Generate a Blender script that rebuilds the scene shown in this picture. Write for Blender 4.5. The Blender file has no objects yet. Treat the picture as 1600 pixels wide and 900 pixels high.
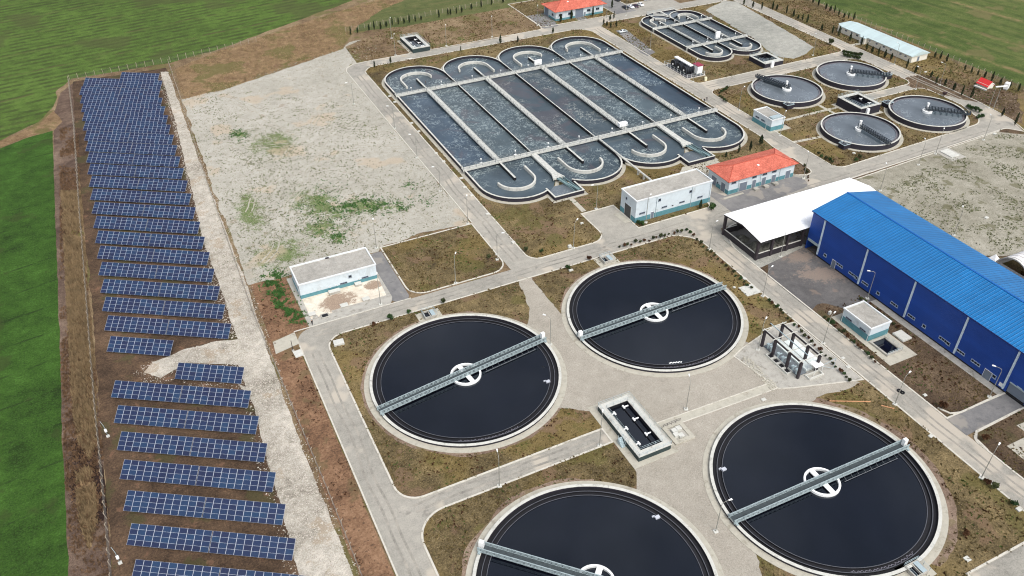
import bpy, bmesh, math, random
from mathutils import Vector, Matrix, Euler, noise as mnoise
from mathutils.geometry import tessellate_polygon
R = math.radians
random.seed(11)
SC = bpy.context.scene
COL = SC.collection

# ------------------------------------------------------------------ camera
# site frame: x = east along the plant's main road, y = north, z = 0 is the ground, metres
FPX, TH, RO, PHI = 1281.09, 37.018, -0.490, 25.572
CAM = Vector((-52.755, -136.513, 136.744))
cd = bpy.data.cameras.new('camera'); cam = bpy.data.objects.new('camera', cd); COL.objects.link(cam)
cd.sensor_width = 36; cd.lens = FPX/1600*36; cd.clip_start = 1; cd.clip_end = 6000
cam.matrix_world = Matrix.Translation(CAM) @ Matrix.Rotation(R(-PHI), 4, 'Z') @ Matrix.Rotation(R(90-TH), 4, 'X') @ Matrix.Rotation(R(RO), 4, 'Z')
SC.camera = cam
SC.render.resolution_x = 1024; SC.render.resolution_y = 576

# ------------------------------------------------------------------ light
SUN_EL, SUN_AZ = 56.0, 175.0            # azimuth clockwise from +y
w = bpy.data.worlds.new('World'); SC.world = w; w.use_nodes = True
nt = w.node_tree; bg = nt.nodes['Background']
sky = nt.nodes.new('ShaderNodeTexSky'); sky.sky_type = 'NISHITA'; sky.sun_disc = False
sky.sun_elevation = R(SUN_EL); sky.sun_rotation = R(SUN_AZ); sky.air_density = 1.0; sky.dust_density = 4.0; sky.ozone_density = 1.0
hs = nt.nodes.new('ShaderNodeHueSaturation'); hs.inputs['Saturation'].default_value = 0.34
nt.links.new(sky.outputs[0], hs.inputs['Color']); tc = nt.nodes.new('ShaderNodeTexCoord'); cn = nt.nodes.new('ShaderNodeTexNoise'); cn.inputs['Scale'].default_value = 2.6; cn.inputs['Detail'].default_value = 6; cn.inputs['Roughness'].default_value = .55; cn.inputs['Distortion'].default_value = .4
cr = nt.nodes.new('ShaderNodeValToRGB'); cr.color_ramp.elements[0].position = .40; cr.color_ramp.elements[0].color = (.55, .60, .68, 1); cr.color_ramp.elements[1].position = .62; cr.color_ramp.elements[1].color = (1.5, 1.45, 1.4, 1)
cm = nt.nodes.new('ShaderNodeMix'); cm.data_type = 'RGBA'; cm.blend_type = 'MULTIPLY'; cm.inputs['Factor'].default_value = 1.0
nt.links.new(tc.outputs['Generated'], cn.inputs['Vector']); nt.links.new(cn.outputs['Fac'], cr.inputs[0]); nt.links.new(hs.outputs[0], cm.inputs[6]); nt.links.new(cr.outputs[0], cm.inputs[7])
nt.links.new(cm.outputs[2], bg.inputs['Color'])
bg.inputs['Strength'].default_value = 0.15
sd = bpy.data.lights.new('sun', 'SUN'); sun = bpy.data.objects.new('sun', sd); COL.objects.link(sun)
sd.energy = 0.95; sd.angle = R(18); sd.color = (1.0, 0.95, 0.88)
az = R(SUN_AZ); el = R(SUN_EL)
sdir = Vector((math.sin(az)*math.cos(el), math.cos(az)*math.cos(el), math.sin(el)))
sun.rotation_euler = sdir.to_track_quat('Z', 'Y').to_euler()
SC.view_settings.view_transform = 'Standard'; SC.view_settings.look = 'None'; SC.view_settings.gamma = 1
SC.view_settings.exposure = 0.55
SC.cycles.pixel_filter_type = 'BLACKMAN_HARRIS'; SC.cycles.filter_width = 1.1

# ------------------------------------------------------------------ survey helper: picture pixel (1600x900) -> point on the ground
_Rm = Matrix.Rotation(R(-PHI), 3, 'Z') @ Matrix.Rotation(R(90-TH), 3, 'X') @ Matrix.Rotation(R(RO), 3, 'Z')
def G(px, py, z=0.0):
    d = _Rm @ Vector((px-800, 450-py, -FPX)); t = (z-CAM.z)/d.z
    return (CAM.x+d.x*t, CAM.y+d.y*t)
def GL(*pts): return [G(*p) for p in pts]

# ------------------------------------------------------------------ materials
def lin(c): c = c/255; return c/12.92 if c <= .04045 else ((c+.055)/1.055)**2.4
KA = 1.0
def L(r, g, b): return (lin(r)*KA, lin(g)*KA, lin(b)*KA, 1)
def newmat(name):
    m = bpy.data.materials.new(name); m.use_nodes = True
    return m, m.node_tree, m.node_tree.nodes['Principled BSDF']
def nd(t, typ, **kw):
    n = t.nodes.new(typ)
    for k, v in kw.items(): setattr(n, k, v)
    return n
def mth(t, op, a, b=None, c=None, clamp=False):
    n = nd(t, 'ShaderNodeMath', operation=op); n.use_clamp = clamp
    for i, x in enumerate((a, b, c)):
        if x is None: continue
        if isinstance(x, (int, float)): n.inputs[i].default_value = x
        else: t.links.new(x, n.inputs[i])
    return n.outputs[0]
def noi(t, co, s, det=4, rough=.6, dist=0):
    n = nd(t, 'ShaderNodeTexNoise'); n.inputs['Scale'].default_value = s; n.inputs['Detail'].default_value = det
    n.inputs['Roughness'].default_value = rough; n.inputs['Distortion'].default_value = dist
    t.links.new(co, n.inputs['Vector']); return n.outputs['Fac']
def ramp(t, fac, stops):
    n = nd(t, 'ShaderNodeValToRGB'); t.links.new(fac, n.inputs[0]); e = n.color_ramp.elements
    while len(e) < len(stops): e.new(.5)
    for i, (p, c) in enumerate(stops): e[i].position = p; e[i].color = c
    return n.outputs[0]
def mix(t, fac, a, b, mode='MIX'):
    n = nd(t, 'ShaderNodeMix', data_type='RGBA', blend_type=mode)
    if isinstance(fac, (int, float)): n.inputs['Factor'].default_value = fac
    else: t.links.new(fac, n.inputs['Factor'])
    for i, x in ((6, a), (7, b)):
        if isinstance(x, tuple): n.inputs[i].default_value = x
        else: t.links.new(x, n.inputs[i])
    return n.outputs[2]
def sstep(t, x, a, b):
    n = nd(t, 'ShaderNodeMapRange'); n.interpolation_type = 'SMOOTHSTEP'
    t.links.new(x, n.inputs[0]); n.inputs[1].default_value = a; n.inputs[2].default_value = b
    return n.outputs[0]
def bump(t, p, h, strength, dist):
    b = nd(t, 'ShaderNodeBump'); b.inputs['Strength'].default_value = strength; b.inputs['Distance'].default_value = dist
    t.links.new(h, b.inputs['Height']); t.links.new(b.outputs[0], p.inputs['Normal'])
def coords(t, which='Object'):
    return nd(t, 'ShaderNodeTexCoord').outputs[which]
def spec(p, v):
    p.inputs['Specular IOR Level'].default_value = v

def plain(name, rgb, rough=.75, metal=0.0, var=.12, s=.6, grime=None, gs=.25, sp=.35, bumpy=0):
    """paint, metal or concrete: base colour with cloudy wear and fine grain"""
    m, t, p = newmat(name); co = coords(t)
    n1 = noi(t, co, s, 6, .65); n2 = noi(t, co, s*9, 3, .6)
    f = mth(t, 'MULTIPLY_ADD', n2, .4, mth(t, 'MULTIPLY', n1, .6))
    c = L(*rgb); d = tuple(x*(1-var*2.2) for x in c[:3])+(1,); u = tuple(min(1, x*(1+var*1.2)) for x in c[:3])+(1,)
    col = ramp(t, f, [(.34, d), (.5, c), (.68, u)])
    if grime:
        g = sstep(t, noi(t, co, gs, 7, .7, .6), .52, .72); col = mix(t, g, col, L(*grime))
    t.links.new(col, p.inputs['Base Color']); p.inputs['Roughness'].default_value = rough; p.inputs['Metallic'].default_value = metal; spec(p, sp)
    if bumpy: bump(t, p, n2, .5, bumpy)
    return m

def natural(name, cols, s1=.05, s2=.35, s3=2.2, lo=.36, hi=.66, specks=(), blobs=(), blobcol=None, stripes=None, bmp=.12, wts=(.45, .35, .2), blob_noise=.5):
    """mottled ground. cols: palette; specks: (scale, threshold, colour); blobs: (x, y, rx, ry, deg)"""
    m, t, p = newmat(name); co = coords(t)
    a = noi(t, co, s1, 6, .62, .3); b = noi(t, co, s2, 6, .7); c = noi(t, co, s3, 5, .75)
    f = mth(t, 'ADD', mth(t, 'ADD', mth(t, 'MULTIPLY', a, wts[0]), mth(t, 'MULTIPLY', b, wts[1])), mth(t, 'MULTIPLY', c, wts[2]))
    k = len(cols)-1
    col = ramp(t, f, [(lo+(hi-lo)*i/k, L(*x)) for i, x in enumerate(cols)])
    if stripes:
        for (deg, per, amt, rgb, wd) in stripes:
            mp = nd(t, 'ShaderNodeMapping'); mp.inputs['Rotation'].default_value = (0, 0, R(-deg)); t.links.new(co, mp.inputs[0])
            sx = nd(t, 'ShaderNodeSeparateXYZ'); t.links.new(mp.outputs[0], sx.inputs[0])
            wob = mth(t, 'MULTIPLY_ADD', noi(t, co, .02, 3), per*.35, sx.outputs[1])
            fr = mth(t, 'FRACT', mth(t, 'DIVIDE', wob, per))
            tri = mth(t, 'ABSOLUTE', mth(t, 'SUBTRACT', fr, .5))
            g = sstep(t, tri, wd, max(0, wd-.12) if wd > .12 else 0.0)
            brk = sstep(t, noi(t, co, .12, 5, .7), .38, .6)
            col = mix(t, mth(t, 'MULTIPLY', mth(t, 'MULTIPLY', g, brk), amt), col, L(*rgb))
    if blobs:
        acc = None
        for (x, y, rx, ry, dg) in blobs:
            mp = nd(t, 'ShaderNodeMapping', vector_type='TEXTURE'); t.links.new(co, mp.inputs[0])
            mp.inputs['Location'].default_value = (x, y, 0); mp.inputs['Rotation'].default_value = (0, 0, R(dg)); mp.inputs['Scale'].default_value = (rx, ry, 50)
            ln = nd(t, 'ShaderNodeVectorMath', operation='LENGTH'); t.links.new(mp.outputs[0], ln.inputs[0])
            v = mth(t, 'SUBTRACT', 1.0, ln.outputs['Value'], clamp=True)
            acc = v if acc is None else mth(t, 'MAXIMUM', acc, v)
        bn = mth(t, 'MULTIPLY_ADD', noi(t, co, 1.3, 7, .85), .62, mth(t, 'MULTIPLY', noi(t, co, .25, 4), .38))
        g = sstep(t, mth(t, 'MULTIPLY_ADD', acc, .26, bn), blob_noise+.10, blob_noise+.17)
        g = mth(t, 'MULTIPLY', g, sstep(t, acc, 0.0, .12))
        col = mix(t, g, col, mix(t, sstep(t, c, .4, .6), L(*blobcol[0]), L(*blobcol[1])))
    for (sc, th, rgb, am) in specks:
        g = sstep(t, noi(t, co, sc, 3, .6), th, th+.06)
        col = mix(t, mth(t, 'MULTIPLY', g, am), col, L(*rgb))
    t.links.new(col, p.inputs['Base Color']); p.inputs['Roughness'].default_value = .95; spec(p, .15)
    if bmp: bump(t, p, mth(t, 'ADD', mth(t, 'MULTIPLY', b, .6), c), .8, bmp)
    return m

def liquid(name, rgb, rough=.06, ripple=.02, rs=1.2, foam=None, sp=.5):
    """standing liquid: dark body, glossy skin, optional surface scum (colour, amount, scale)"""
    m, t, p = newmat(name); co = coords(t)
    a = noi(t, co, .06, 5, .6, .4); c = L(*rgb)
    col = ramp(t, a, [(.35, tuple(x*.75 for x in c[:3])+(1,)), (.65, tuple(x*1.3 for x in c[:3])+(1,))])
    ro = None
    if foam:
        fcol, amt, fs = foam[:3]; cover = foam[3] if len(foam) > 3 else 0.0; rust_ = foam[4] if len(foam) > 4 else 0.0
        n = nd(t, 'ShaderNodeTexNoise'); n.inputs['Scale'].default_value = fs*.9; n.inputs['Detail'].default_value = 3; t.links.new(co, n.inputs['Vector'])
        vm = nd(t, 'ShaderNodeVectorMath', operation='SCALE'); vm.inputs['Scale'].default_value = 2.6/fs; t.links.new(n.outputs['Color'], vm.inputs[0])
        va = nd(t, 'ShaderNodeVectorMath', operation='ADD'); t.links.new(co, va.inputs[0]); t.links.new(vm.outputs[0], va.inputs[1])
        masks = None
        for sc, wd in ((fs, .06), (fs*1.8, .075)):
            vo = nd(t, 'ShaderNodeTexVoronoi', feature='DISTANCE_TO_EDGE'); vo.inputs['Scale'].default_value = sc; t.links.new(va.outputs[0], vo.inputs['Vector'])
            e = sstep(t, vo.outputs['Distance'], wd, 0.0)
            br = sstep(t, noi(t, co, sc*.8, 4, .7), .42, .6)
            e = mth(t, 'MULTIPLY', e, br)
            masks = e if masks is None else mth(t, 'MAXIMUM', masks, e)
        big = sstep(t, noi(t, co, .05, 3, .55, .8), .42-cover, .56-cover)
        haze = mth(t, 'MULTIPLY', sstep(t, noi(t, co, .6, 5, .75), .54, .72), .22)
        g = mth(t, 'MULTIPLY', mth(t, 'MAXIMUM', masks, haze), big)
        col = mix(t, mth(t, 'MULTIPLY', g, min(1, amt)), col, L(*fcol))
        rust = sstep(t, noi(t, co, .045, 3, .6, 1.2), .56-rust_, .62-rust_)
        fine = sstep(t, noi(t, co, 2.5, 6, .8), .45, .62)
        col = mix(t, mth(t, 'MULTIPLY', mth(t, 'MULTIPLY', rust, mth(t, 'MULTIPLY_ADD', fine, .6, .4)), .75), col, L(88, 80, 84))
        rr = mth(t, 'MULTIPLY_ADD', g, .5, rough); t.links.new(rr, p.inputs['Roughness']); ro = 1
    t.links.new(col, p.inputs['Base Color'])
    if not ro: p.inputs['Roughness'].default_value = rough
    p.inputs['IOR'].default_value = 1.40 if name == 'dark_clarified_water' else 1.33; spec(p, sp)
    if name == 'dark_clarified_water': p.inputs['Specular Tint'].default_value = (.80, .90, 1, 1)
    bump(t, p, mth(t, 'ADD', noi(t, co, rs, 4, .6), mth(t, 'MULTIPLY', noi(t, co, rs*.12, 3), 2.0)), .4, ripple)
    return m

def corrugated(name, rgb, axis, per, rough=.45, var=.08, depth=.04, seams=None, sp=.4):
    """folded sheet metal with ribs running along `axis` (0 = x, 1 = y)"""
    m, t, p = newmat(name); co = coords(t)
    sx = nd(t, 'ShaderNodeSeparateXYZ'); t.links.new(co, sx.inputs[0])
    q = sx.outputs[1-axis]
    tri = mth(t, 'ABSOLUTE', mth(t, 'SUBTRACT', mth(t, 'FRACT', mth(t, 'DIVIDE', q, per)), .5))
    rib = sstep(t, tri, .32, .46)
    c = L(*rgb); n1 = noi(t, co, .18, 5, .6)
    base = ramp(t, n1, [(.35, tuple(x*(1-var) for x in c[:3])+(1,)), (.65, tuple(min(1, x*(1+var)) for x in c[:3])+(1,))])
    # every sheet was rolled a little differently
    cell = mth(t, 'FLOOR', mth(t, 'DIVIDE', q, per*3)); wn = nd(t, 'ShaderNodeTexWhiteNoise', noise_dimensions='1D'); t.links.new(cell, wn.inputs['W'])
    base = mix(t, mth(t, 'MULTIPLY', wn.outputs['Value'], .10), base, (0, 0, 0, 1))
    if seams:
        fr = mth(t, 'ABSOLUTE', mth(t, 'SUBTRACT', mth(t, 'FRACT', mth(t, 'DIVIDE', sx.outputs[axis], seams)), .5))
        base = mix(t, mth(t, 'MULTIPLY', sstep(t, fr, .485, .497), .35), base, tuple(x*.4 for x in c[:3])+(1,))
    t.links.new(base, p.inputs['Base Color']); p.inputs['Roughness'].default_value = rough; spec(p, sp)
    bump(t, p, rib, .9, depth)
    return m

M = {}
M['concrete'] = plain('concrete', (168, 165, 156), .9, var=.14, s=.6, grime=(122, 117, 106), gs=.4, bumpy=.01)
M['rim'] = plain('pale_concrete', (196, 196, 188), .85, var=.08, s=.7, grime=(150, 148, 140), gs=.5)
M['apron'] = plain('apron_concrete', (176, 172, 158), .9, var=.10, s=.8, grime=(140, 134, 120), gs=.4)
M['walk'] = plain('walkway_concrete', (192, 193, 186), .9, var=.14, s=1.2, grime=(128, 130, 126), gs=1.1)
M['coat'] = plain('black_tank_coating', (43, 41, 50), .7, var=.15, s=.4)
M['coat_in'] = plain('wet_dark_concrete', (28, 28, 32), .6, var=.2, s=.8)
M['darkgreen'] = plain('dark_green_coating', (48, 62, 62), .7, var=.15, s=.5)
M['kerb'] = plain('kerb_concrete', (196, 192, 180), .9, var=.1, s=1.5, grime=(150, 144, 130), gs=.6)
M['road'] = natural('road_concrete', [(126, 123, 115), (148, 145, 136), (162, 158, 148), (178, 172, 160)], .05, .45, 3.5, .38, .62, specks=[(.06, .54, (184, 175, 160), .75), (.2, .66, (114, 110, 104), .6), (7, .66, (108, 104, 98), .5)], bmp=.02, wts=(.32, .30, .38))
M['yard'] = natural('dark_asphalt', [(84, 83, 82), (100, 98, 97), (116, 113, 110)], .08, .5, 4.0, .38, .62,
    specks=[(.12, .60, (138, 122, 110), .55)], bmp=.02, blobs=[(*G(1285, 428), 14, 7, -20), (*G(1250, 400), 9, 6, 0)], blobcol=((142, 126, 114), (126, 118, 110)), blob_noise=.50)
M['asphalt'] = natural('grey_asphalt', [(104, 104, 104), (122, 121, 120), (138, 136, 133)], .08, .5, 4.0, .38, .62, specks=[(.12, .58, (154, 148, 138), .6), (.3, .62, (98, 98, 98), .5)], bmp=.02)
VG = [(88, 78, 58), (112, 97, 66), (132, 116, 80), (146, 131, 92), (160, 146, 106)]
M['verge'] = natural('dry_grass', [(60, 52, 38), (86, 75, 52), (106, 93, 66), (126, 110, 78), (150, 133, 98)], .04, .28, 2.4, .40, .60, specks=[(.022, .52, (126, 108, 60), .4), (.075, .55, (94, 90, 50), .6), (.11, .57, (120, 98, 78), .7), (2.6, .58, (54, 46, 32), .6), (3.4, .63, (180, 162, 126), .55)], bmp=.3, wts=(.32, .30, .38))
M['verge_dark'] = natural('dark_scrub', [(58, 48, 40), (82, 68, 54), (102, 86, 68), (126, 108, 88)], .05, .35, 2.4, .40, .60, specks=[(.12, .58, (84, 80, 52), .5), (2.6, .58, (44, 38, 30), .6), (4, .64, (150, 134, 112), .5)], bmp=.3, wts=(.32, .30, .38))
M['terrain'] = natural('dry_earth', [(86, 70, 54), (112, 94, 72), (132, 114, 88), (154, 136, 108)], .03, .3, 2.0, .40, .60, specks=[(.07, .54, (98, 96, 56), .7), (2.5, .6, (70, 58, 44), .6)], bmp=.25, wts=(.32, .30, .38))
M['pinkdirt'] = natural('pinkish_soil', [(100, 84, 72), (122, 104, 90), (140, 122, 106), (160, 142, 124)], .06, .4, 2.6, .40, .60, specks=[(3, .62, (84, 70, 58), .6), (.15, .57, (106, 98, 64), .5)], bmp=.15, wts=(.32, .30, .38))
M['soil'] = natural('reddish_soil', [(54, 44, 36), (74, 60, 48), (94, 76, 60), (118, 96, 76)], .06, .3, 2.2, .40, .60, specks=[(.09, .55, (76, 74, 48), .65), (2.6, .6, (48, 38, 34), .6), (5, .68, (168, 150, 132), .6), (.3, .62, (122, 92, 74), .5)], bmp=.25, wts=(.32, .30, .38))
M['orange_soil'] = natural('orange_soil', [(84, 64, 50), (112, 86, 66), (136, 106, 82), (156, 126, 100)], .08, .4, 2.0, .40, .60, specks=[(1.4, .58, (74, 56, 44), .7), (.12, .56, (104, 92, 66), .6)], bmp=.3, wts=(.32, .30, .38))
M['straw'] = natural('dry_reeds', [(92, 74, 54), (122, 100, 74), (146, 122, 92), (170, 148, 114)], .06, .4, 2.6, .40, .60, specks=[(2.2, .6, (84, 68, 50), .6), (.06, .52, (92, 92, 50), .7), (.1, .6, (108, 84, 66), .6)], bmp=.5, wts=(.32, .30, .38))
M['ditch'] = natural('ditch_soil', [(70, 56, 50), (94, 78, 68), (116, 98, 84), (140, 122, 106)], .05, .4, 2.4, .40, .60, specks=[(2.4, .58, (48, 38, 34), .7), (.09, .58, (70, 56, 50), .6), (5, .68, (176, 160, 142), .5)], bmp=.4, blobs=[(*G(143, 760), 5, 14, 8), (*G(130, 700), 3, 8, 0)], blobcol=((40, 30, 28), (58, 44, 40)), blob_noise=.42, wts=(.32, .30, .38))
M['gravel'] = natural('grey_gravel', [(134, 128, 117), (154, 148, 136), (164, 158, 146), (180, 173, 161)], .03, .3, 3.6, .38, .62, specks=[(6, .6, (114, 108, 98), .6), (5, .64, (196, 190, 180), .6)], bmp=.08, wts=(.2, .25, .55))
M['cobble'] = natural('pale_gravel', [(128, 129, 122), (148, 148, 140), (162, 161, 152), (182, 180, 170)], .04, .4, 3.0, .40, .60, specks=[(3.5, .6, (112, 112, 106), .6)], bmp=.1, wts=(.32, .30, .38))
M['white_gravel'] = natural('crushed_limestone', [(116, 110, 98), (154, 148, 136), (178, 172, 160), (208, 202, 190)], .06, .5, 3.4, .40, .58, specks=[(5.0, .6, (122, 112, 98), .6), (.12, .58, (158, 142, 120), .6), (1.2, .65, (104, 98, 80), .6)], bmp=.2, wts=(.32, .30, .38))
_gb = [(*G(375, 210), 6, 8, 20), (*G(575, 322), 20, 9, -30), (*G(500, 320), 13, 26, 25), (*G(525, 370), 6, 7, 0), (*G(430, 225), 16, 20, 20), (*G(500, 355), 12, 11, 0), (*G(390, 330), 8, 26, 0), (*G(440, 395), 16, 14, 0)]
M['lot'] = natural('compacted_pale_ground', [(142, 139, 127), (160, 157, 145), (172, 168, 157), (184, 181, 171)], .022, .3, 2.4, .40, .60, specks=[(.45, .63, (122, 118, 98), .7), (.05, .57, (178, 162, 140), .6), (2.2, .64, (114, 112, 94), .7), (.18, .64, (138, 126, 106), .6)], blobs=_gb, blobcol=((84, 104, 58), (122, 130, 92)), bmp=.1, blob_noise=.53, wts=(.32, .30, .38))
M['moss'] = natural('green_weeds', [(62, 92, 40), (80, 116, 52), (112, 134, 80)], .1, .6, 2.6, .38, .62, specks=[(1.5, .6, (140, 146, 118), .6)], bmp=.3)
M['lot_right'] = natural('weedy_pale_ground', [(116, 112, 98), (138, 134, 119), (152, 148, 134), (170, 166, 152)], .04, .3, 2.4, .40, .60, specks=[(.16, .57, (98, 96, 70), .7), (1.6, .61, (98, 94, 76), .6)], bmp=.1, wts=(.32, .30, .38))
M['field'] = natural('green_crop', [(54, 68, 32), (70, 90, 40), (82, 106, 46), (98, 122, 58)], .010, .2, 2.0, .40, .60, stripes=[(8.5, 4.4, .75, (56, 62, 36), .3), (8.5, 26, .7, (88, 84, 56), .05)], specks=[(.02, .54, (72, 76, 46), .6), (2.4, .6, (92, 98, 60), .5), (.5, .66, (100, 92, 66), .4)], bmp=.3, wts=(.32, .30, .38))
M['field_left'] = natural('lush_green_crop', [(36, 54, 22), (48, 74, 27), (60, 92, 34), (76, 110, 46)], .03, .25, 2.2, .40, .60, stripes=[(8.5, 12, .7, (34, 44, 24), .05)], specks=[(2.6, .58, (70, 96, 50), .6), (5, .66, (122, 128, 96), .55), (.08, .57, (58, 70, 36), .6)], bmp=.4, wts=(.32, .30, .38))
M['field_north'] = natural('patchy_meadow', [(62, 70, 42), (78, 88, 50), (94, 98, 60), (114, 110, 78)], .02, .25, 1.6, .40, .60, stripes=[(2, 6, .35, (110, 98, 70), .2)], specks=[(2, .6, (66, 70, 40), .5)], bmp=.25, wts=(.32, .30, .38))
M['field_east'] = natural('rough_pasture', [(56, 70, 34), (72, 88, 42), (86, 98, 52), (108, 108, 68)], .018, .2, 1.4, .40, .60, stripes=[(99, 30, .75, (142, 120, 88), .10), (99, 9, .5, (56, 70, 36), .25), (96, 14, .4, (112, 104, 70), .1)], specks=[(1.8, .6, (60, 70, 38), .5), (.05, .6, (112, 100, 70), .5)], bmp=.3, wts=(.32, .30, .38))
M['white'] = plain('white_render', (198, 209, 214), .8, var=.06, s=.5, grime=(176, 184, 186), gs=.3)
M['teal'] = plain('teal_paint', (88, 136, 144), .8, var=.08, s=.6, grime=(76, 116, 122), gs=.4)
M['parapet'] = plain('white_coping', (214, 218, 218), .7, var=.05, s=.8)
M['roofgravel'] = natural('roof_gravel', [(140, 138, 131), (162, 159, 151), (182, 178, 170)], .15, .8, 4.5, .40, .60, specks=[(4, .6, (120, 116, 110), .6)], bmp=.05, wts=(.32, .30, .38))
M['glass'] = plain('dark_glass', (34, 40, 48), .15, var=.1, sp=.6)
M['greydoor'] = plain('grey_metal_door', (112, 122, 134), .5, var=.06)
M['lightmetal'] = plain('galvanised_steel', (168, 184, 188), .5, metal=.15, var=.08, s=2)
M['bridge'] = plain('pale_blue_grey_steel', (156, 170, 172), .5, metal=.1, var=.12, s=1.5, grime=(104, 118, 122), gs=.8)
M['bridge_dark'] = plain('dark_grating', (66, 74, 77), .7, var=.2, s=2)  # darker grey for the bridge decks
M['whitepaint'] = plain('white_paint', (236, 238, 236), .55, var=.05)
M['hallwall'] = corrugated('blue_wall_sheet', (24, 68, 150), 2, .5, .55, .07, .02)
M['hallroof'] = corrugated('blue_roof_sheet', (22, 108, 168), 0, .9, .38, .09, .12, seams=8.0)

M['canopyroof'] = corrugated('white_roof_sheet', (250, 252, 250), 1, .6, .5, .02, .02)
M['prefabroof'] = corrugated('pale_roof_sheet', (190, 208, 208), 0, .5, .5, .04, .04)
M['cream'] = plain('cream_panel', (224, 220, 206), .7, var=.05, s=.5)
M['darksteel'] = plain('dark_steel', (56, 50, 54), .6, var=.15, s=1)
M['black'] = plain('black_rubber', (24, 26, 30), .6, var=.1)
M['pole'] = plain('lamp_pole_steel', (150, 150, 142), .5, metal=.2, var=.06)
M['wood'] = plain('weathered_timber', (122, 104, 88), .9, var=.2, s=2)
M['post'] = plain('concrete_fence_post', (170, 158, 140), .9, var=.15, s=2)
M['wire'] = plain('fence_wire', (120, 118, 112), .6, var=.1)
M['bark'] = plain('bark', (84, 68, 54), .95, var=.2, s=4)
M['sludge'] = natural('sludge_heap', [(78, 78, 72), (104, 104, 96), (136, 136, 126)], .3, 1.2, 4, .38, .62, bmp=.3)
M['orangepipe'] = plain('orange_hose', (206, 150, 110), .6)
M['redpaint'] = plain('red_paint', (206, 52, 52), .55, var=.08)
M['maroon'] = plain('maroon_roof', (142, 52, 72), .6, var=.1)
M['stainedpad'] = natural('stained_pale_concrete', [(172, 160, 142), (200, 190, 172), (214, 206, 190), (226, 220, 206)], .12, .7, 3.5, .38, .60,
    blobs=[(-19.5, 42.5, 6, 4.5, 10), (-8.5, 45.5, 3, 2.5, 0)], blobcol=((140, 122, 106), (164, 146, 128)), bmp=.02, blob_noise=.42)

def leafmat(name, cols):
    m, t, p = newmat(name); co = coords(t)
    oi = nd(t, 'ShaderNodeObjectInfo')
    f = mth(t, 'ADD', mth(t, 'MULTIPLY', noi(t, co, 1.6, 4, .8), .8), mth(t, 'MULTIPLY', oi.outputs['Random'], .18))
    t.links.new(ramp(t, f, [(.3+.4*i/(len(cols)-1), L(*c)) for i, c in enumerate(cols)]), p.inputs['Base Color'])
    p.inputs['Roughness'].default_value = .85; spec(p, .2); return m
M['cypress'] = leafmat('cypress_foliage', [(30, 38, 26), (42, 54, 34), (60, 72, 46)])
M['bush'] = leafmat('shrub_foliage', [(40, 46, 30), (58, 66, 40), (84, 88, 56)])
M['greenbush'] = leafmat('green_shrub_foliage', [(38, 56, 32), (50, 74, 40), (72, 94, 54)])
M['brownbush'] = leafmat('brown_shrub_foliage', [(60, 40, 28), (80, 54, 36), (98, 74, 50)])
M['purplebush'] = leafmat('purple_shrub_foliage', [(64, 52, 56), (84, 68, 72), (104, 88, 88)])
M['tuft'] = leafmat('tuft_blades', [(78, 68, 46), (106, 94, 60), (134, 118, 80)])
M['tuft_green'] = leafmat('green_blades', [(58, 78, 36), (78, 102, 48), (98, 118, 62)])
M['clear'] = liquid('dark_clarified_water', (10, 12, 20), .05, .004, .5, sp=1.0)
M['clear2'] = liquid('murky_grey_water', (96, 104, 110), .10, .02, 1.0, foam=((136, 144, 148), .5, .3), sp=.8)
M['aer'] = liquid('aerated_sludge_water', (68, 80, 87), .12, .04, 1.5, foam=((160, 172, 170), 1.0, .30), sp=.6)
M['aer_foam'] = liquid('churned_foamy_water', (74, 86, 91), .14, .05, 1.5, foam=((154, 166, 166), .9, .28, .06, -.04), sp=.6)
M['aer_calm'] = liquid('calm_slate_water', (60, 74, 86), .12, .05, 1.5, foam=((146, 160, 164), .9, .28, -.01, .0), sp=.7)
M['aer_scum'] = liquid('brown_scummed_water', (66, 77, 83), .12, .04, 1.5, foam=((158, 162, 156), .9, .34, -.02, .07), sp=.6)
M['aer_small'] = liquid('still_sludge_water', (70, 80, 86), .12, .03, 1.2, foam=((118, 130, 132), .35, .4), sp=.7)

def tile_mat():
    m, t, p = newmat('red_roof_tiles'); co = coords(t)
    vo = nd(t, 'ShaderNodeTexVoronoi'); vo.inputs['Scale'].default_value = 2.2; t.links.new(co, vo.inputs['Vector'])
    f = mth(t, 'ADD', mth(t, 'MULTIPLY', noi(t, co, .4, 5), .6), mth(t, 'MULTIPLY', vo.outputs['Distance'], .35))
    t.links.new(ramp(t, f, [(.28, L(156, 84, 70)), (.5, L(192, 104, 86)), (.75, L(210, 130, 110))]), p.inputs['Base Color'])
    p.inputs['Roughness'].default_value = .8; spec(p, .2)
    bump(t, p, vo.outputs['Distance'], .8, .06); return m
M['tiles'] = tile_mat()

def cell_mat():
    """polycrystalline cells: six by ten squares under glass, each a touch different"""
    m, t, p = newmat('solar_cells'); co = coords(t); oi = nd(t, 'ShaderNodeObjectInfo')
    sx = nd(t, 'ShaderNodeSeparateXYZ'); t.links.new(co, sx.inputs[0])
    n = noi(t, co, 5, 2)
    f = mth(t, 'ADD', mth(t, 'MULTIPLY', oi.outputs['Random'], .55), mth(t, 'MULTIPLY', n, .45))
    col = ramp(t, f, [(.18, L(22, 30, 60)), (.5, L(24, 40, 72)), (.8, L(26, 54, 84))])
    for ax in (0, 1):
        tri = mth(t, 'ABSOLUTE', mth(t, 'SUBTRACT', mth(t, 'FRACT', mth(t, 'DIVIDE', sx.outputs[ax], .16)), .5))
        col = mix(t, mth(t, 'MULTIPLY', sstep(t, tri, .47, .5), .3), col, L(120, 136, 170))
    t.links.new(col, p.inputs['Base Color']); p.inputs['Roughness'].default_value = .3; spec(p, .35); return m
M['cells'] = cell_mat()
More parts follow.
